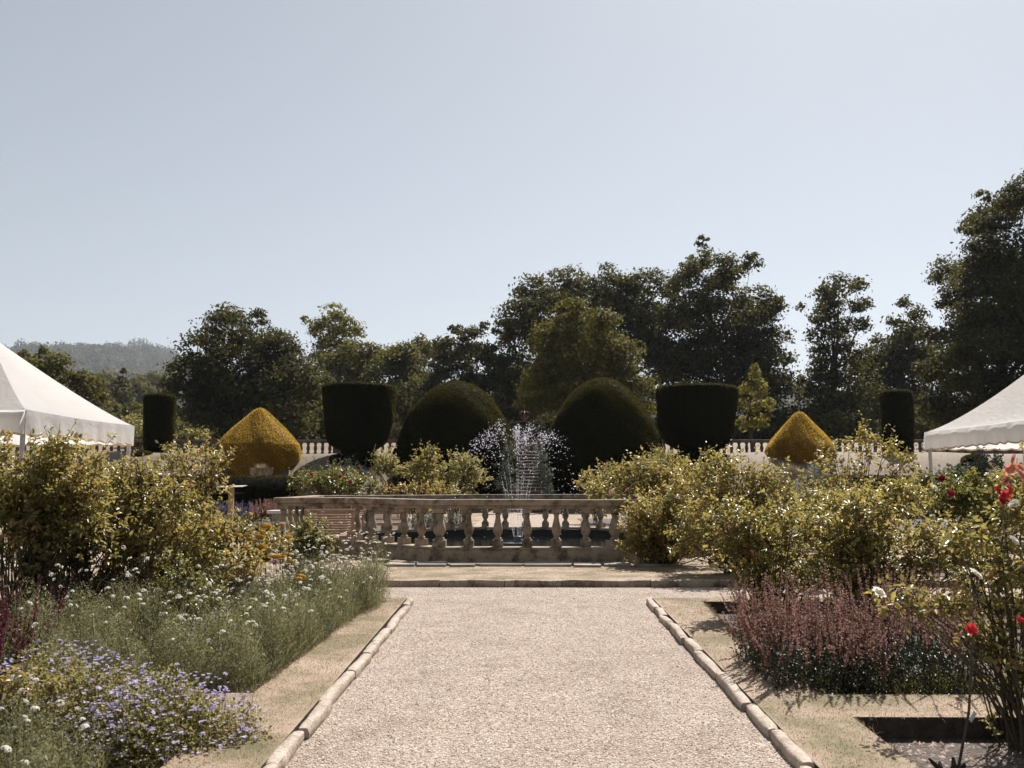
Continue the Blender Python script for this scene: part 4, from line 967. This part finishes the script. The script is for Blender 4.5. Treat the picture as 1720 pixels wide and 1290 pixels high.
bush("rose_bush", "dark based rose bush hiding the right side of the fountain balustrade", 14.3, 1120, [(1100, 868, 44, 40), (1150, 850, 50, 44), (1110, 905, 56, 32), (1180, 895, 56, 40), (1080, 890, 26, 40), (1064, 880, 20, 46), (1066, 922, 24, 12), (1110, 925, 50, 12)], M['rose'], 319, group=GR, leaf=.056, ncane=34, shoots=6)
px_blooms('pink_rose', r1, 14.9, [(1027, 826), (1054, 823)], 1.1, 1.0, 3)
bush("rose_bush", "big rose bush in the middle of the right border, below the right cup", 13.0, 1230, [(1205, 800, 56, 36), (1252, 838, 66, 54), (1200, 870, 60, 48), (1295, 832, 50, 40), (1180, 905, 60, 36), (1260, 900, 60, 40)], M['rose'], 312, group=GR, leaf=.055, ncane=40, shoots=10)
bush("rose_bush", "rose bush with bronze young leaves overhanging the right lawn verge", 9.4, 1290, [(1240, 885, 56, 36), (1330, 890, 74, 48), (1270, 940, 50, 54), (1345, 955, 70, 54), (1240, 925, 34, 36)], M['rose'], 313, group=GR, leaf=.048, ncane=40, shoots=10)
bush("rose_bush", "dense rose bush directly behind the pink salvia spikes", 8.7, 1450, [(1415, 880, 70, 46), (1400, 940, 62, 44), (1500, 895, 70, 54), (1550, 945, 70, 50), (1450, 925, 66, 46), (1600, 920, 50, 50)], M['rose'], 314, group=GR, leaf=.047, ncane=40, shoots=10)
bush("climbing_rose", "tall airy climbing rose by the dark post near the right column topiary", 13.6, 1430, [(1418, 780, 42, 34), (1450, 748, 30, 20), (1500, 770, 34, 34), (1388, 815, 44, 32), (1520, 806, 34, 26), (1440, 820, 36, 26)], M['rose'], 315, group=GR, leaf=.058, dens=.42, ncane=50, shoots=12)
r5 = bush("rose_bush", "greener rose bush under the corner of the right tent", 11.2, 1620, [(1570, 830, 54, 30), (1640, 828, 56, 34), (1700, 850, 56, 46), (1600, 866, 56, 36), (1740, 820, 40, 30)], M['rose_dark'], 316, group=GR, leaf=.052, ncane=36, shoots=8)
px_blooms('crimson_rose', r5, 10.8, [(1582, 804), (1598, 829)], 1.0, 1.0, 5); px_blooms('white_rose', r5, 10.6, [(1569, 820)], .9, .8, 6)
r6 = bush("rose_bush", "nearest rose bush at the right edge with red and white blooms", 5.5, 1700, [(1706, 850, 40, 60), (1665, 945, 48, 46), (1706, 1000, 44, 52), (1600, 1012, 46, 30), (1520, 1015, 48, 28), (1695, 1085, 40, 40), (1650, 1075, 26, 24), (1716, 1150, 20, 24), (1625, 910, 44, 30), (1770, 950, 60, 120)], M['rose'], 317, group=GR, leaf=.042, dens=.62, ncane=60, shoots=10, cane_r=.007, low=.06)
px_blooms('red_rose', r6, 5.0, [(1676, 826), (1690, 833), (1682, 842), (1694, 822), (1631, 1057), (1716, 1046)], .68, 1.1, 7)
px_blooms('coral_rose', r6, 5.0, [(1704, 772), (1712, 786), (1698, 790), (1714, 800), (1690, 808)], .75, 1.0, 8)
px_blooms('white_rose', r6, 5.0, [(1704, 848), (1702, 908), (1475, 996), (1638, 965)], .85, .8, 9)

# the beds beyond the pool
GB = "shrubs in the beds behind the fountain"
m1 = bush("rose_bush", "rounded rose bush with small red blooms left behind the fountain rail", 26.5, 560, [(560, 806, 48, 22), (515, 812, 30, 18), (608, 814, 30, 16), (570, 822, 50, 14)], M['rose_dark'], 321, group=GB, leaf=.085, ncane=20, shoots=6)
px_blooms('crimson_rose', m1, 25.6, [(523, 797), (588, 809), (527, 822), (602, 786), (572, 800), (640, 818)], 1.3, .9, 11)
bush("sage_clump", "blue green clump of tall stalks behind the rounded rose bush", 33, 560, [(545, 792, 24, 7), (590, 792, 28, 7), (620, 796, 18, 6)], M['sage'], 322, "sage", GB, leaf=.09, dens=.5, ncane=20, shoots=26, lw=.3)
bush("standard_rose", "standard rose with a bare stem and round head behind the fountain rail", 25, 655, [(648, 778, 20, 22), (668, 790, 24, 16), (640, 795, 18, 12)], M['olive'], 323, group=GB, leaf=.075, ncane=16, shoots=6, trunk=(.045, 1.0), low=0)
bush("standard_rose", "yellowing bushy rose between the standard rose and the left dome", 25.5, 712, [(712, 780, 20, 24), (700, 800, 22, 18), (722, 765, 10, 10), (716, 812, 20, 12)], M['rose'], 324, group=GB, leaf=.08, ncane=16, shoots=6)
bush("rose_bush", "olive green shrub in front of the left dome, left of the spray", 28, 770, [(772, 790, 36, 26), (750, 800, 24, 22), (795, 800, 18, 22)], M['olive'], 325, group=GB, leaf=.085, ncane=16, shoots=6)
m5 = bush("rose_bush", "low row of dusky pink roses just over the fountain rail", 24.2, 700, [(655, 826, 22, 8), (690, 824, 22, 9), (725, 824, 22, 9), (755, 828, 18, 8)], M['rose'], 326, group=GB, leaf=.07, ncane=14, shoots=4)
px_blooms('crimson_rose', m5, 23.6, [(672, 821), (694, 819), (716, 820), (745, 824), (660, 826)], 1.2, .9, 12); px_blooms('coral_rose', m5, 23.6, [(684, 826), (708, 826), (736, 822), (648, 820)], 1.0, .9, 13)
bush("feathery_shrub", "pale feathery shrub leaning over the left edge of the steps", 38.6, 854, [(854, 770, 9, 13), (849, 790, 11, 18), (851, 815, 11, 16)], M['sage'], 327, "shrub", GB, leaf=.12, ncane=14, shoots=8, lw=.3)
bush("feathery_shrub", "darker feathery shrub leaning over the right edge of the steps", 38.6, 914, [(911, 770, 8, 13), (916, 795, 11, 20), (919, 820, 11, 15)], M['sage'], 328, "shrub", GB, leaf=.12, ncane=14, shoots=8, lw=.3)
bush("feathery_shrub", "pale brownish feathery shrub above the right fountain corner", 22, 1118, [(1118, 770, 28, 16), (1108, 790, 30, 20)], M['olive'], 329, "shrub", GB, leaf=.07, ncane=16, shoots=10, lw=.3)
bush("silver_shrub", "silvery white shrub in front of the stone bowl on the right", 18, 1376, [(1378, 800, 26, 18), (1395, 815, 26, 18), (1352, 818, 22, 16)], M['silver'], 330, "shrub", GB, leaf=.05, ncane=20, shoots=14, lw=.3)
bush("silver_shrub", "small silvery shrub left of the stone bowl pedestal", 19, 1318, [(1316, 808, 14, 14), (1330, 822, 18, 10)], M['silver'], 331, "shrub", GB, leaf=.05, ncane=14, shoots=10, lw=.3)
bush("green_shrub", "blue green low shrub beside the yew ball under the right tent", 19, 1650, [(1665, 780, 26, 16), (1640, 795, 40, 10), (1600, 800, 34, 10)], M['sage'], 332, "shrub", GB, leaf=.06, ncane=14, shoots=6)
bush("green_shrub", "low grey leaved edging plants along the kerb left behind the pool", 23, 730, [(712, 874, 22, 7), (745, 873, 22, 7), (770, 872, 14, 6)], M['silver'], 333, "edging plants", GB, leaf=.05, ncane=8, shoots=0)
bush("green_shrub", "rounded shrub left of the left column behind the terrace balustrade", 66, 226, [(226, 720, 22, 24), (236, 735, 20, 16)], M['olive'], 334, "shrub", "shrubs beyond the terrace", leaf=.2, ncane=8, shoots=0)
bush("green_shrub", "pale low shrub right of the left column behind the terrace balustrade", 70, 312, [(300, 735, 24, 12), (330, 735, 22, 12)], M['olive'], 335, "shrub", "shrubs beyond the terrace", leaf=.2, ncane=8, shoots=0)
bush("rose_bush", "yellow green shrub in the bed right of the stone steps", 29, 1000, [(1005, 800, 26, 16), (1040, 795, 24, 16), (985, 815, 18, 12)], M['rose'], 336, group=GB, leaf=.085, ncane=14, shoots=6)

# ------------------------------------------------------------------ SPIKES, DRIFTS AND MOUNDS
M['deep'] = leaf_mat("deep_leaf", [(0, (.008, .012, .006)), (.5, (.022, .028, .012)), (.9, (.05, .055, .025)), (1, (.10, .10, .06))], trans=(.08, .09, .03), tfac=.2, rough=.45, spec=.4)
def spikes(name, label, Y, u0, u1, n, h, mat, seed, ydepth=.6, base_v=1100, leafmat=None, cat="salvia", spike_frac=.5, fl=.0135, group=None, leafn=3000, lean=.12, lh=.45, leaf=.035):
    rng = np.random.default_rng(seed); x0 = P(u0, base_v, Y).x; x1 = P(u1, base_v, Y).x; cx = (x0 + x1) / 2
    zg = base_z(cx, Y); t = thing(name, label, cat, (cx, Y, zg), group=group)
    p = Pile(); mb = MB()
    for i in range(n):
        f = rng.random(); x = lerp(x0, x1, f); y = Y + rng.uniform(-.5, .5) * ydepth * 2; ed = 1 - .35 * abs(2 * f - 1) ** 3
        H = h * rng.uniform(.7, 1.08) * ed; z = base_z(x, y); ln = rng.normal(0, lean) + (f - .5) * .5 * lean * 2
        e = np.array([x + ln * H, y + rng.normal(0, lean) * H, z + H]); b = np.array([x, y, z]); md = b * .5 + e * .5 - np.array([ln * .1, 0, 0])
        mb.tube([b, md, e], [.003, .0025, .001], 3)
        m = int(60 * spike_frac / .5); g = 1 - spike_frac * rng.random(m); q = b * (1 - g)[:, None] + e * g[:, None]; w_ = fl * (1.15 - .6 * (g - 1 + spike_frac) / spike_frac)
        a = rng.uniform(0, 6.28, m); d = np.stack([np.cos(a), np.sin(a), np.full(m, .6)], 1)
        p.add(leaves4(q + d * w_[:, None] * .5, d, rng.normal(size=(m, 3)), w_ * 1.9, w_ * 1.2), np.clip(rng.normal(rng.normal(.5, .16), .18, m), 0, 1))
    p.build("flower_spikes", mat, t)
    o = mb.build("stem", M['cane'], t)
    pl = Pile(); m = leafn; x = rng.uniform(x0, x1, m); y = Y + rng.uniform(-1, 1, m) * ydepth; z = np.array([base_z(a, b_) for a, b_ in zip(x, y)]) + rng.random(m) ** 1.2 * h * lh
    pos = np.stack([x, y, z], 1); d = rng.normal(size=(m, 3)) + np.array([0, 0, .6]); Ls = leaf * rng.uniform(.6, 1.4, m)
    pl.add(leaves6(pos, d, np.array([0, 0, 1.0]) + rng.normal(0, .5, (m, 3)), Ls, Ls * .45), np.clip(rng.normal(.45, .2, m), 0, 1)); pl.build("foliage", leafmat or M['deep'], t)
    return t
GS = "salvia clumps of the borders"
spikes("salvia_clump", "wide clump of dusky pink salvia spikes beside the right lawn verge", 6.95, 1262, 1430, 170, .78, M['spike'], 401, .66, leafn=9000, lh=.4, leaf=.028, lean=.2, group=GS)
spikes("salvia_clump", "dusky pink salvia clump behind the nearest white rose bloom", 7.0, 1400, 1630, 175, .88, M['spike'], 402, .66, leafn=9000, lh=.42, leaf=.028, lean=.17, group=GS)
spikes("salvia_clump", "wine red salvia spikes at the left edge among white flowers", 6.6, -40, 62, 60, .78, M['wine'], 403, .4, leafn=1500, group=GS)
spikes("lavender_clump", "purple lavender in front of the clipped hedge by the lectern post", 27, 330, 440, 260, .72, M['lavender'], 404, .9, 860, M['sage'], "lavender", .4, .022, leafn=2500, leaf=.08)
spikes("astilbe_clump", "pink astilbe plumes left of the fountain balustrade", 24, 425, 474, 130, .82, M['spike'], 405, .6, 860, M['rose_dark'], "astilbe", .5, .028, leafn=1500, leaf=.08)

def drift(name, label, poly, n_blade, h, mat, seed, heads=(), key='scab', cat="flower clump", group=None, stem_h=.12, lean=.5, extra=None, bw=.0026):
    """feathery clump standing on a ground polygon, with wiry stems carrying flower heads"""
    rng = np.random.default_rng(seed); poly = [tuple(q) for q in poly]
    xs = [q[0] for q in poly]; ys = [q[1] for q in poly]; cx, cyy = sum(xs) / len(xs), sum(ys) / len(ys)
    t = thing(name, label, cat, (cx, cyy, base_z(cx, cyy)), group=group)
    def smp(m):
        X = []; Yv = []
        while len(X) < m:
            x = rng.uniform(min(xs), max(xs), m * 2); y = rng.uniform(min(ys), max(ys), m * 2); k = in_poly(x, y, poly); X += list(x[k]); Yv += list(y[k])
        return np.array(X[:m]), np.array(Yv[:m])
    x, y = smp(n_blade); z = np.array([base_z(a, b) for a, b in zip(x, y)])
    hv = h * (.74 + .2 * np.sin(x * 6 + seed) * np.cos(y * 5 + seed * .7) + .16 * np.sin(x * 13 + y * 9)); H = hv * rng.uniform(.35, 1.12, n_blade)
    fr = rng.random(n_blade) ** .8
    pos = np.stack([x, y, z + H * fr * .72], 1); d = np.stack([rng.normal(0, lean, n_blade), rng.normal(0, lean, n_blade), np.ones(n_blade)], 1)
    p = Pile(); p.add(blades(pos, d, H * rng.uniform(.18, .42, n_blade), np.full(n_blade, bw) * rng.uniform(.6, 1.5, n_blade), rng, .7), np.clip(rng.normal(.42, .22, n_blade) + .16 * np.sin(x * 7 + y * 5), 0, 1))
    m = int(n_blade * 1.7); x, y = smp(m); z = np.array([base_z(a, b) for a, b in zip(x, y)]); hv = h * (.72 + .2 * np.sin(x * 6 + seed) * np.cos(y * 5 + seed * .7) + .16 * np.sin(x * 13 + y * 9))
    pos = np.stack([x, y, z + hv * rng.random(m) ** .7 * 1.02], 1); ll = rng.uniform(.010, .024, m)
    p.add(leaves4(pos, rng.normal(size=(m, 3)) + np.array([0, 0, .5]), rng.normal(size=(m, 3)) + np.array([0, 0, .6]), ll, ll * .42), np.clip(rng.normal(.46, .26, m), 0, 1))
    p.build("foliage", mat, t)
    mb = MB(); x, y = smp(heads)
    for i in range(heads):
        z0 = base_z(x[i], y[i]); hh = h * rng.uniform(.5, 1.1) + rng.uniform(.0, stem_h); lx, ly = rng.normal(0, .1), rng.normal(0, .1)
        e = (x[i] + lx, y[i] + ly, z0 + hh); mb.tube([(x[i], y[i], z0 + hh * .3), (x[i] + lx * .4, y[i] + ly * .4, z0 + hh * .7), e], [.0022, .0018, .0014], 3)
        put_bloom(key if rng.random() < .6 else (extra or key), t, e, rng.uniform(.6, 1.1), (rng.normal(.25, .35), rng.normal(0, .35)), rng.uniform(0, 6))
    if heads: mb.build("stem", M['cane'], t)
    return t
bush("leafy_perennial", "patch of broad leafy stems standing among the feathery left border plants", 7.7, 320, [(330, 1005, 46, 36), (255, 1035, 36, 26), (395, 1050, 26, 30), (300, 975, 40, 24)], M['rose_dark'], 309, "perennial", "leafy plants of the left border", leaf=.034, dens=.42, ncane=20, shoots=8)
bush("leafy_perennial", "low yellowing leafy plants at the bottom left edge of the picture", 4.9, 20, [(20, 1180, 50, 40), (70, 1150, 40, 26), (-20, 1130, 40, 40)], M['rose'], 310, "perennial", "leafy plants of the left border", leaf=.03, dens=.5, ncane=16, shoots=6)
GD = "white scabious clumps of the left border"
drift("scabious_clump", "feathery clump thick with white flowers nearest the fountain, left border", [(-1.72, 9.2), (-1.66, 10.3), (-2.9, 10.3), (-2.9, 9.2)], 14000, .60, M['blade'], 501, 98, 'scab', "white flowers", GD, .14, extra='scab2')
drift("scabious_clump", "tall white flowering tuft overhanging the far corner of the left verge", [(-1.62, 9.5), (-1.56, 10.45), (-2.5, 10.5), (-2.5, 9.5)], 7000, .74, M['blade'], 508, 98, 'scab2', "white flowers", GD, .14, extra='scab')
drift("scabious_clump", "feathery clump full of white flowers midway along the left lawn verge", [(-1.80, 7.9), (-1.72, 9.2), (-2.9, 9.2), (-2.9, 7.9)], 16000, .62, M['blade'], 502, 98, 'scab', "white flowers", GD, .12, extra='scab2')
drift("scabious_clump", "feathery grey green clump at the near corner of the left bed", [(-1.98, 6.3), (-1.80, 7.9), (-2.9, 7.9), (-2.9, 6.3)], 20000, .60, M['blade'], 503, 80, 'scab', "white flowers", GD, .10)
drift("scabious_clump", "green feathery clump with few white flowers under the left rose bushes", [(-2.9, 6.3), (-2.9, 9.0), (-4.3, 9.0), (-4.1, 6.3)], 22000, .70, M['blade'], 504, 70, 'scab', "white flowers", GD, .12)
drift("scabious_clump", "green feathery clump behind the wine red spikes at the left edge", [(-4.1, 6.3), (-4.3, 8.6), (-6.2, 8.6), (-5.0, 6.3)], 16000, .66, M['blade'], 505, 50, 'scab', "white flowers", GD, .12)
drift("scabious_clump", "white flower clump in the bottom left corner of the picture", [(-1.95, 3.6), (-2.1, 4.6), (-3.8, 5.5), (-3.8, 3.6)], 22000, .52, M['blade'], 506, 80, 'scab', "white flowers", GD, .12)
# violet geranium mound
def mound(name, label, cx, cy_, rx, ry, h, mat, seed, flowers, key, leafn=11000, leaf=.02, cat="geranium"):
    rng = np.random.default_rng(seed); zg = base_z(cx, cy_); t = thing(name, label, cat, (cx, cy_, zg))
    d = sphere_pts(rng, leafn, 0); rad = rng.random(leafn) ** .3 * (1 + .15 * np.sin(d[:, 0] * 6 + seed) + .12 * np.cos(d[:, 1] * 7))
    pos = np.array([cx, cy_, zg]) + d * rad[:, None] * np.array([rx, ry, h]); Ls = leaf * rng.uniform(.6, 1.3, leafn)
    p = Pile(); p.add(leaves6(pos, rng.normal(size=(leafn, 3)) + d, np.array([0, 0, 1.0]) + d * .5 + rng.normal(0, .5, (leafn, 3)), Ls, Ls * .8), np.clip(rng.normal(.45, .22, leafn), 0, 1)); p.build("foliage", mat, t)
    mb = MB(); dd = sphere_pts(rng, flowers, .3)
    for i in range(flowers):
        q = np.array([cx, cy_, zg]) + dd[i] * np.array([rx, ry, h]) * rng.uniform(.95, 1.15); e = q + np.array([0, 0, rng.uniform(.0, .06)])
        mb.tube([q - np.array([0, 0, .1]), e], .0015, 3); put_bloom(key, t, e, rng.uniform(.75, 1.15), (rng.normal(.5, .4), rng.normal(0, .4)), rng.uniform(0, 6))
    mb.build("stem", M['cane'], t)
    m = flowers * 5; dd = sphere_pts(rng, m, .25); q = np.array([cx, cy_, zg]) + dd * np.array([rx, ry, h]) * rng.uniform(.92, 1.2, (m, 1)); fp = Pile()
    for j in range(4):
        a = rng.uniform(0, 6.28, m); dr = np.stack([np.cos(a), np.sin(a), np.full(m, .3)], 1); fp.add(leaves4(q + dr * .006, dr, np.array([0, -.5, 1.0]) + rng.normal(0, .3, (m, 3)), np.full(m, .015), np.full(m, .012)), rng.random(m))
    tag(fp.build("small_flowers", M['violet'], t), kind='stuff'); return t
mound("geranium_clump", "violet geranium mound spilling over the left lawn verge", -2.05, 5.25, .48, .42, .40, M['olive'], 511, 99, 'ger')
mound("geranium_clump", "violet geranium mound farther left among white flowers", -2.75, 5.5, .60, .42, .50, M['olive'], 512, 99, 'ger', 12000)
mound("geranium_clump", "small violet flower patch among the white scabious by the yarrow", -2.75, 9.2, .35, .3, .40, M['blade'], 513, 30, 'ger', 1500)
# yarrow
yt = thing("yarrow_clump", "mustard yellow flat headed yarrow in front of the wooden bench", "yarrow", (P(410, 930, 9.4).x, 9.4, soil_z(9.4)))
mb = MB(); r_ = random.Random(6)
for (u, v) in [(380, 897), (399, 899), (438, 901), (472, 881), (447, 883), (440, 893), (425, 926), (440, 918), (452, 924), (485, 902), (474, 905), (482, 931), (464, 934), (445, 938), (443, 922), (420, 905), (415, 920), (490, 943), (475, 935), (372, 902), (355, 900), (300, 899), (316, 893), (420, 966), (500, 972), (470, 940), (275, 967), (268, 1003), (432, 945), (505, 968)]:
    Y = 9.4 + r_.uniform(-.35, .35); e = P(u, v, Y); put_bloom('yarrow', yt, e, r_.uniform(.55, .98), (r_.uniform(-.1, .35), r_.uniform(-.25, .25)), r_.uniform(0, 6))
    mb = MB(); mb.tube([(e.x + r_.uniform(-.06, .06), Y + .1, soil_z(Y)), (e.x, Y + .03, e.z * .5), (e.x, Y, e.z)], [.004, .0035, .003], 4); mb.build("stem", M['cane'], yt)
put_bloom('pink_rose', yt, P(462, 944, 9.0), .9, (.9, 0), 0, "single pink bloom").name = "pink_bloom"
# thin stems at the right bed corner
drift("wispy_plant", "wispy blue green grass at the corner of the right border", [(1.9, 8.6), (1.95, 9.4), (2.5, 9.4), (2.4, 8.6)], 900, .42, M['sage'], 521, 0, cat="ornamental grass", lean=.4)
drift("wispy_plant", "dark low plants at the near edge of the pink salvia", [(1.95, 6.5), (2.0, 7.0), (3.6, 7.0), (3.8, 6.4)], 2600, .22, M['rose_dark'], 522, 0, cat="low plants", lean=.5, bw=.009)

# ------------------------------------------------------------------ POSTS, SIGN, FURNITURE
def trellis(u, Y, vtop, label, seed):
    p = P(u, vtop, Y); zg = base_z(p.x, Y); t = thing("trellis_post", label, "post", (p.x, Y, zg))
    mb = MB(); mb.box((p.x, Y, (p.z + zg) / 2 - .05), (.085, .085, p.z - zg + .1)); mb.build("post", M['post'], t, bevel=.008)
    mb = MB()
    for f in (.97, .72): mb.tube([(p.x - .9, Y + .05, zg + (p.z - zg) * f + .01), (p.x, Y + .05, zg + (p.z - zg) * f), (p.x + .9, Y + .05, zg + (p.z - zg) * f + .015)], .004, 4)
    mb.build("wire", M['iron'], t)
trellis(311, 13.8, 782, "dark wooden trellis post wrapped by the climbing rose on the left", 1)
trellis(1465, 13.8, 797, "dark wooden trellis post inside the climbing rose on the right", 2)
p = P(389, 818, 21.0); lt = thing("lectern_sign", "tilted flat lectern sign on a pale wooden post by the lavender", "sign", (p.x, 21.0, 0))
mb = MB(); mb.box((p.x, 21, p.z / 2 - .02), (.11, .09, p.z + .02)); mb.build("post", M['pine'], lt, bevel=.006)
mb = MB(); mb.box((p.x + .0, 21.0, p.z + .012), (.6, .42, .014), Euler((R(4), R(-1.5), 0)).to_matrix()); mb.build("panel", M['grey_metal'], lt, bevel=.004)

def slat_seat(name, label, x, y, rz, wd, back_h, seat_h, cat, recline=.3, group=None, back=True, depth=.5):
    t = thing(name, label, cat, (0, 0, 0), 0, group)
    fr = lambda: MB()
    mb = fr()
    for k in range(9):
        yy = -depth / 2 + .03 + k * (depth - .06) / 8; mb.box((0, yy, seat_h), (wd - .06, .036, .018))
    mb.build("seat", M['teak'], t)
    mb = fr(); L = back_h - seat_h
    nb = max(6, int(L / .042))
    for k in range(nb):
        f = (k + .5) / nb; mb.box((0, depth / 2 + .03 + f * L * recline, seat_h + .04 + f * L), (wd - .10, .014, L / nb * .66), Euler((-math.atan(recline), 0, 0)).to_matrix())
    for sx in (-1, 1): mb.bar((sx * (wd / 2 - .03), depth / 2 + .02, seat_h), (sx * (wd / 2 - .03), depth / 2 + .04 + L * recline, seat_h + .06 + L), .05, .035)
    mb.bar((-wd / 2, depth / 2 + .04 + L * recline, seat_h + .06 + L), (wd / 2, depth / 2 + .04 + L * recline, seat_h + .06 + L), .05, .04)
    mb.build("backrest", M['teak'], t, bevel=.003)
    for sx in (-1, 1):
        for sy in (-1, 1):
            mb = fr(); mb.box((sx * (wd / 2 - .03), sy * (depth / 2 - .03), (seat_h + (.2 if sy < 0 else 0)) / 2 - .012), (.05, .05, seat_h + (.2 if sy < 0 else 0) - .024)); mb.build("leg", M['teak'], t)
        mb = fr(); mb.box((sx * (wd / 2 - .03), -.02, seat_h + .2), (.06, depth + .12, .028)); mb.build("armrest", M['teak'], t, bevel=.004)
    mb = fr()
    for sy in (-1, 1): mb.box((0, sy * (depth / 2 - .03), seat_h - .035), (wd - .11, .026, .05))
    mb.build("seat_rail", M['teak'], t)
    t.location = (x, y, 0); t.rotation_euler = (0, 0, rz); return t
slat_seat("garden_bench", "red brown slatted bench seen from behind, left of the fountain balustrade", P(556, 880, 15.7).x, 15.7, R(180) + R(8), .82, .74, .36, "bench", .28)
bpy.context.view_layer.update()
slat_seat("garden_bench", "red brown slatted lounge bench facing us beyond the pool balusters", P(646, 870, 23.0).x, 23.0, R(-4), 1.05, .64, .27, "bench", .45)
slat_seat("garden_chair", "small wooden chair beyond the balustrade, left of the pool", P(560, 860, 22.2).x, 22.2, R(10), .55, .72, .40, "chair", .2, "garden chairs behind the pool")
slat_seat("garden_chair", "second small wooden chair right beside the other, nearer the pool", P(588, 860, 22.6).x, 22.6, R(-20), .55, .72, .40, "chair", .2, "garden chairs behind the pool")
for o in list(scene.objects):
    if o.name.split('.')[0] in ("garden_bench", "garden_chair"): o.location.z = .012
p0, p1 = P(453, 857, 20.4), P(541, 857, 20.4)
tb = thing("white_table", "long white topped table behind the left end of the balustrade", "table", ((p0.x + p1.x) / 2, 20.4, 0))
mb = MB(); mb.box(((p0.x + p1.x) / 2, 20.4, p0.z - .035), (p1.x - p0.x, .5, .07)); mb.build("tabletop", M['white_paint'], tb, bevel=.01)
for xx in (p0.x + .25, p1.x - .2):
    mb = MB(); mb.box((xx, 20.4, (p0.z - .07) / 2), (.24, .34, p0.z - .074), None, 1.25); mb.build("leg", M['stone'], tb)
p0, p1 = P(430, 877, 15.3), P(476, 877, 15.3)
tb = thing("glass_table", "low glass topped table left of the wooden bench", "table", ((p0.x + p1.x) / 2, 15.3, 0))
mb = MB(); mb.box(((p0.x + p1.x) / 2, 15.3, p0.z - .008), (p1.x - p0.x + .1, .46, .016)); mb.build("tabletop", M['glass'], tb, bevel=.003)
for sx in (p0.x + .02, p1.x - .02):
    for sy in (-.18, .18):
        mb = MB(); mb.box((sx, 15.3 + sy, (p0.z - .018) / 2), (.03, .03, p0.z - .018)); mb.build("leg", M['white_paint'], tb)
mb = MB(); c = P(447, 875, 15.3); mb.lathe((c.x, 15.3, p0.z + .001), [(.03, 0), (.06, .01), (.07, .04), (.06, .04), (.05, .012)], 14)
tag(mb.build("glass_bowl", M['tag'], None, smooth=True, origin=(c.x, 15.3, p0.z)), "small pale blue bowl standing on the low glass table", "bowl")
p0, p1 = P(1356, 823, 12.3), P(1396, 823, 12.3)
tb = thing("white_table", "small white table half hidden among the right rose bushes", "table", ((p0.x + p1.x) / 2, 12.3, 0))
mb = MB(); mb.box(((p0.x + p1.x) / 2, 12.3, p0.z - .02), (p1.x - p0.x, .32, .03)); mb.build("tabletop", M['white_paint'], tb, bevel=.005)
mb = MB(); mb.tube([((p0.x + p1.x) / 2, 12.3, 0.0), ((p0.x + p1.x) / 2, 12.3, p0.z - .036)], .03, 8); mb.build("leg", M['white_paint'], tb)

# plant tag and dead stump in the near right bed
p = P(1634, 1204, 5.0); pt = thing("plant_tag", "pale blue tag tied to a thin cane over the bare soil", "plant tag", (p.x, 5.0, soil_z(5.0)))
mb = MB(); mb.box(p, (.055, .006, .036), Euler((.5, -.9, .2)).to_matrix()); mb.build("label_plate", M['tag'], pt, bevel=.002)
mb = MB(); mb.tube([(P(1624, 1280, 4.9).x, 5.02, soil_z(5)), (p.x - .01, 5.02, p.z + .02), (p.x + .05, 5.05, p.z + .45)], [.008, .007, .005], 6); mb.build("cane", M['cane'], pt, smooth=True)
p = P(1590, 1250, 5.0); ds = thing("dead_stump", "black gnarled dead stump on the bare soil", "stump", (p.x, 5.0, soil_z(5.0)))
rng = np.random.default_rng(77); mb = MB()
for k in range(9):
    a = rng.uniform(0, 6.28); e = np.array([p.x + math.cos(a) * rng.uniform(.03, .10), 5.0 + math.sin(a) * .07, soil_z(5) + rng.uniform(.02, .11)])
    b0 = np.array([p.x + rng.normal(0, .02), 5.0, soil_z(5) - .02]); mb.tube([b0, (b0 + e) / 2 + rng.normal(0, .012, 3), e], [.022, .018, .007], 6)
mb.build("gnarled_wood", M['post'], ds, smooth=True)

# ------------------------------------------------------------------ HAZE
hm = bpy.data.materials.new("haze_air"); hm.use_nodes = True; ht = hm.node_tree; ht.nodes.clear()
pv = ht.nodes.new("ShaderNodeVolumePrincipled"); pv.inputs["Color"].default_value = (.80, .87, 1.0, 1); pv.inputs["Density"].default_value = .00009; pv.inputs["Anisotropy"].default_value = .25
ho = ht.nodes.new("ShaderNodeOutputMaterial"); ht.links.new(pv.outputs[0], ho.inputs["Volume"])
mb = MB(); mb.box((0, 1670, 268), (5600, 3460, 540)); hz = mb.build("haze", hm); hz["kind"] = "stuff"
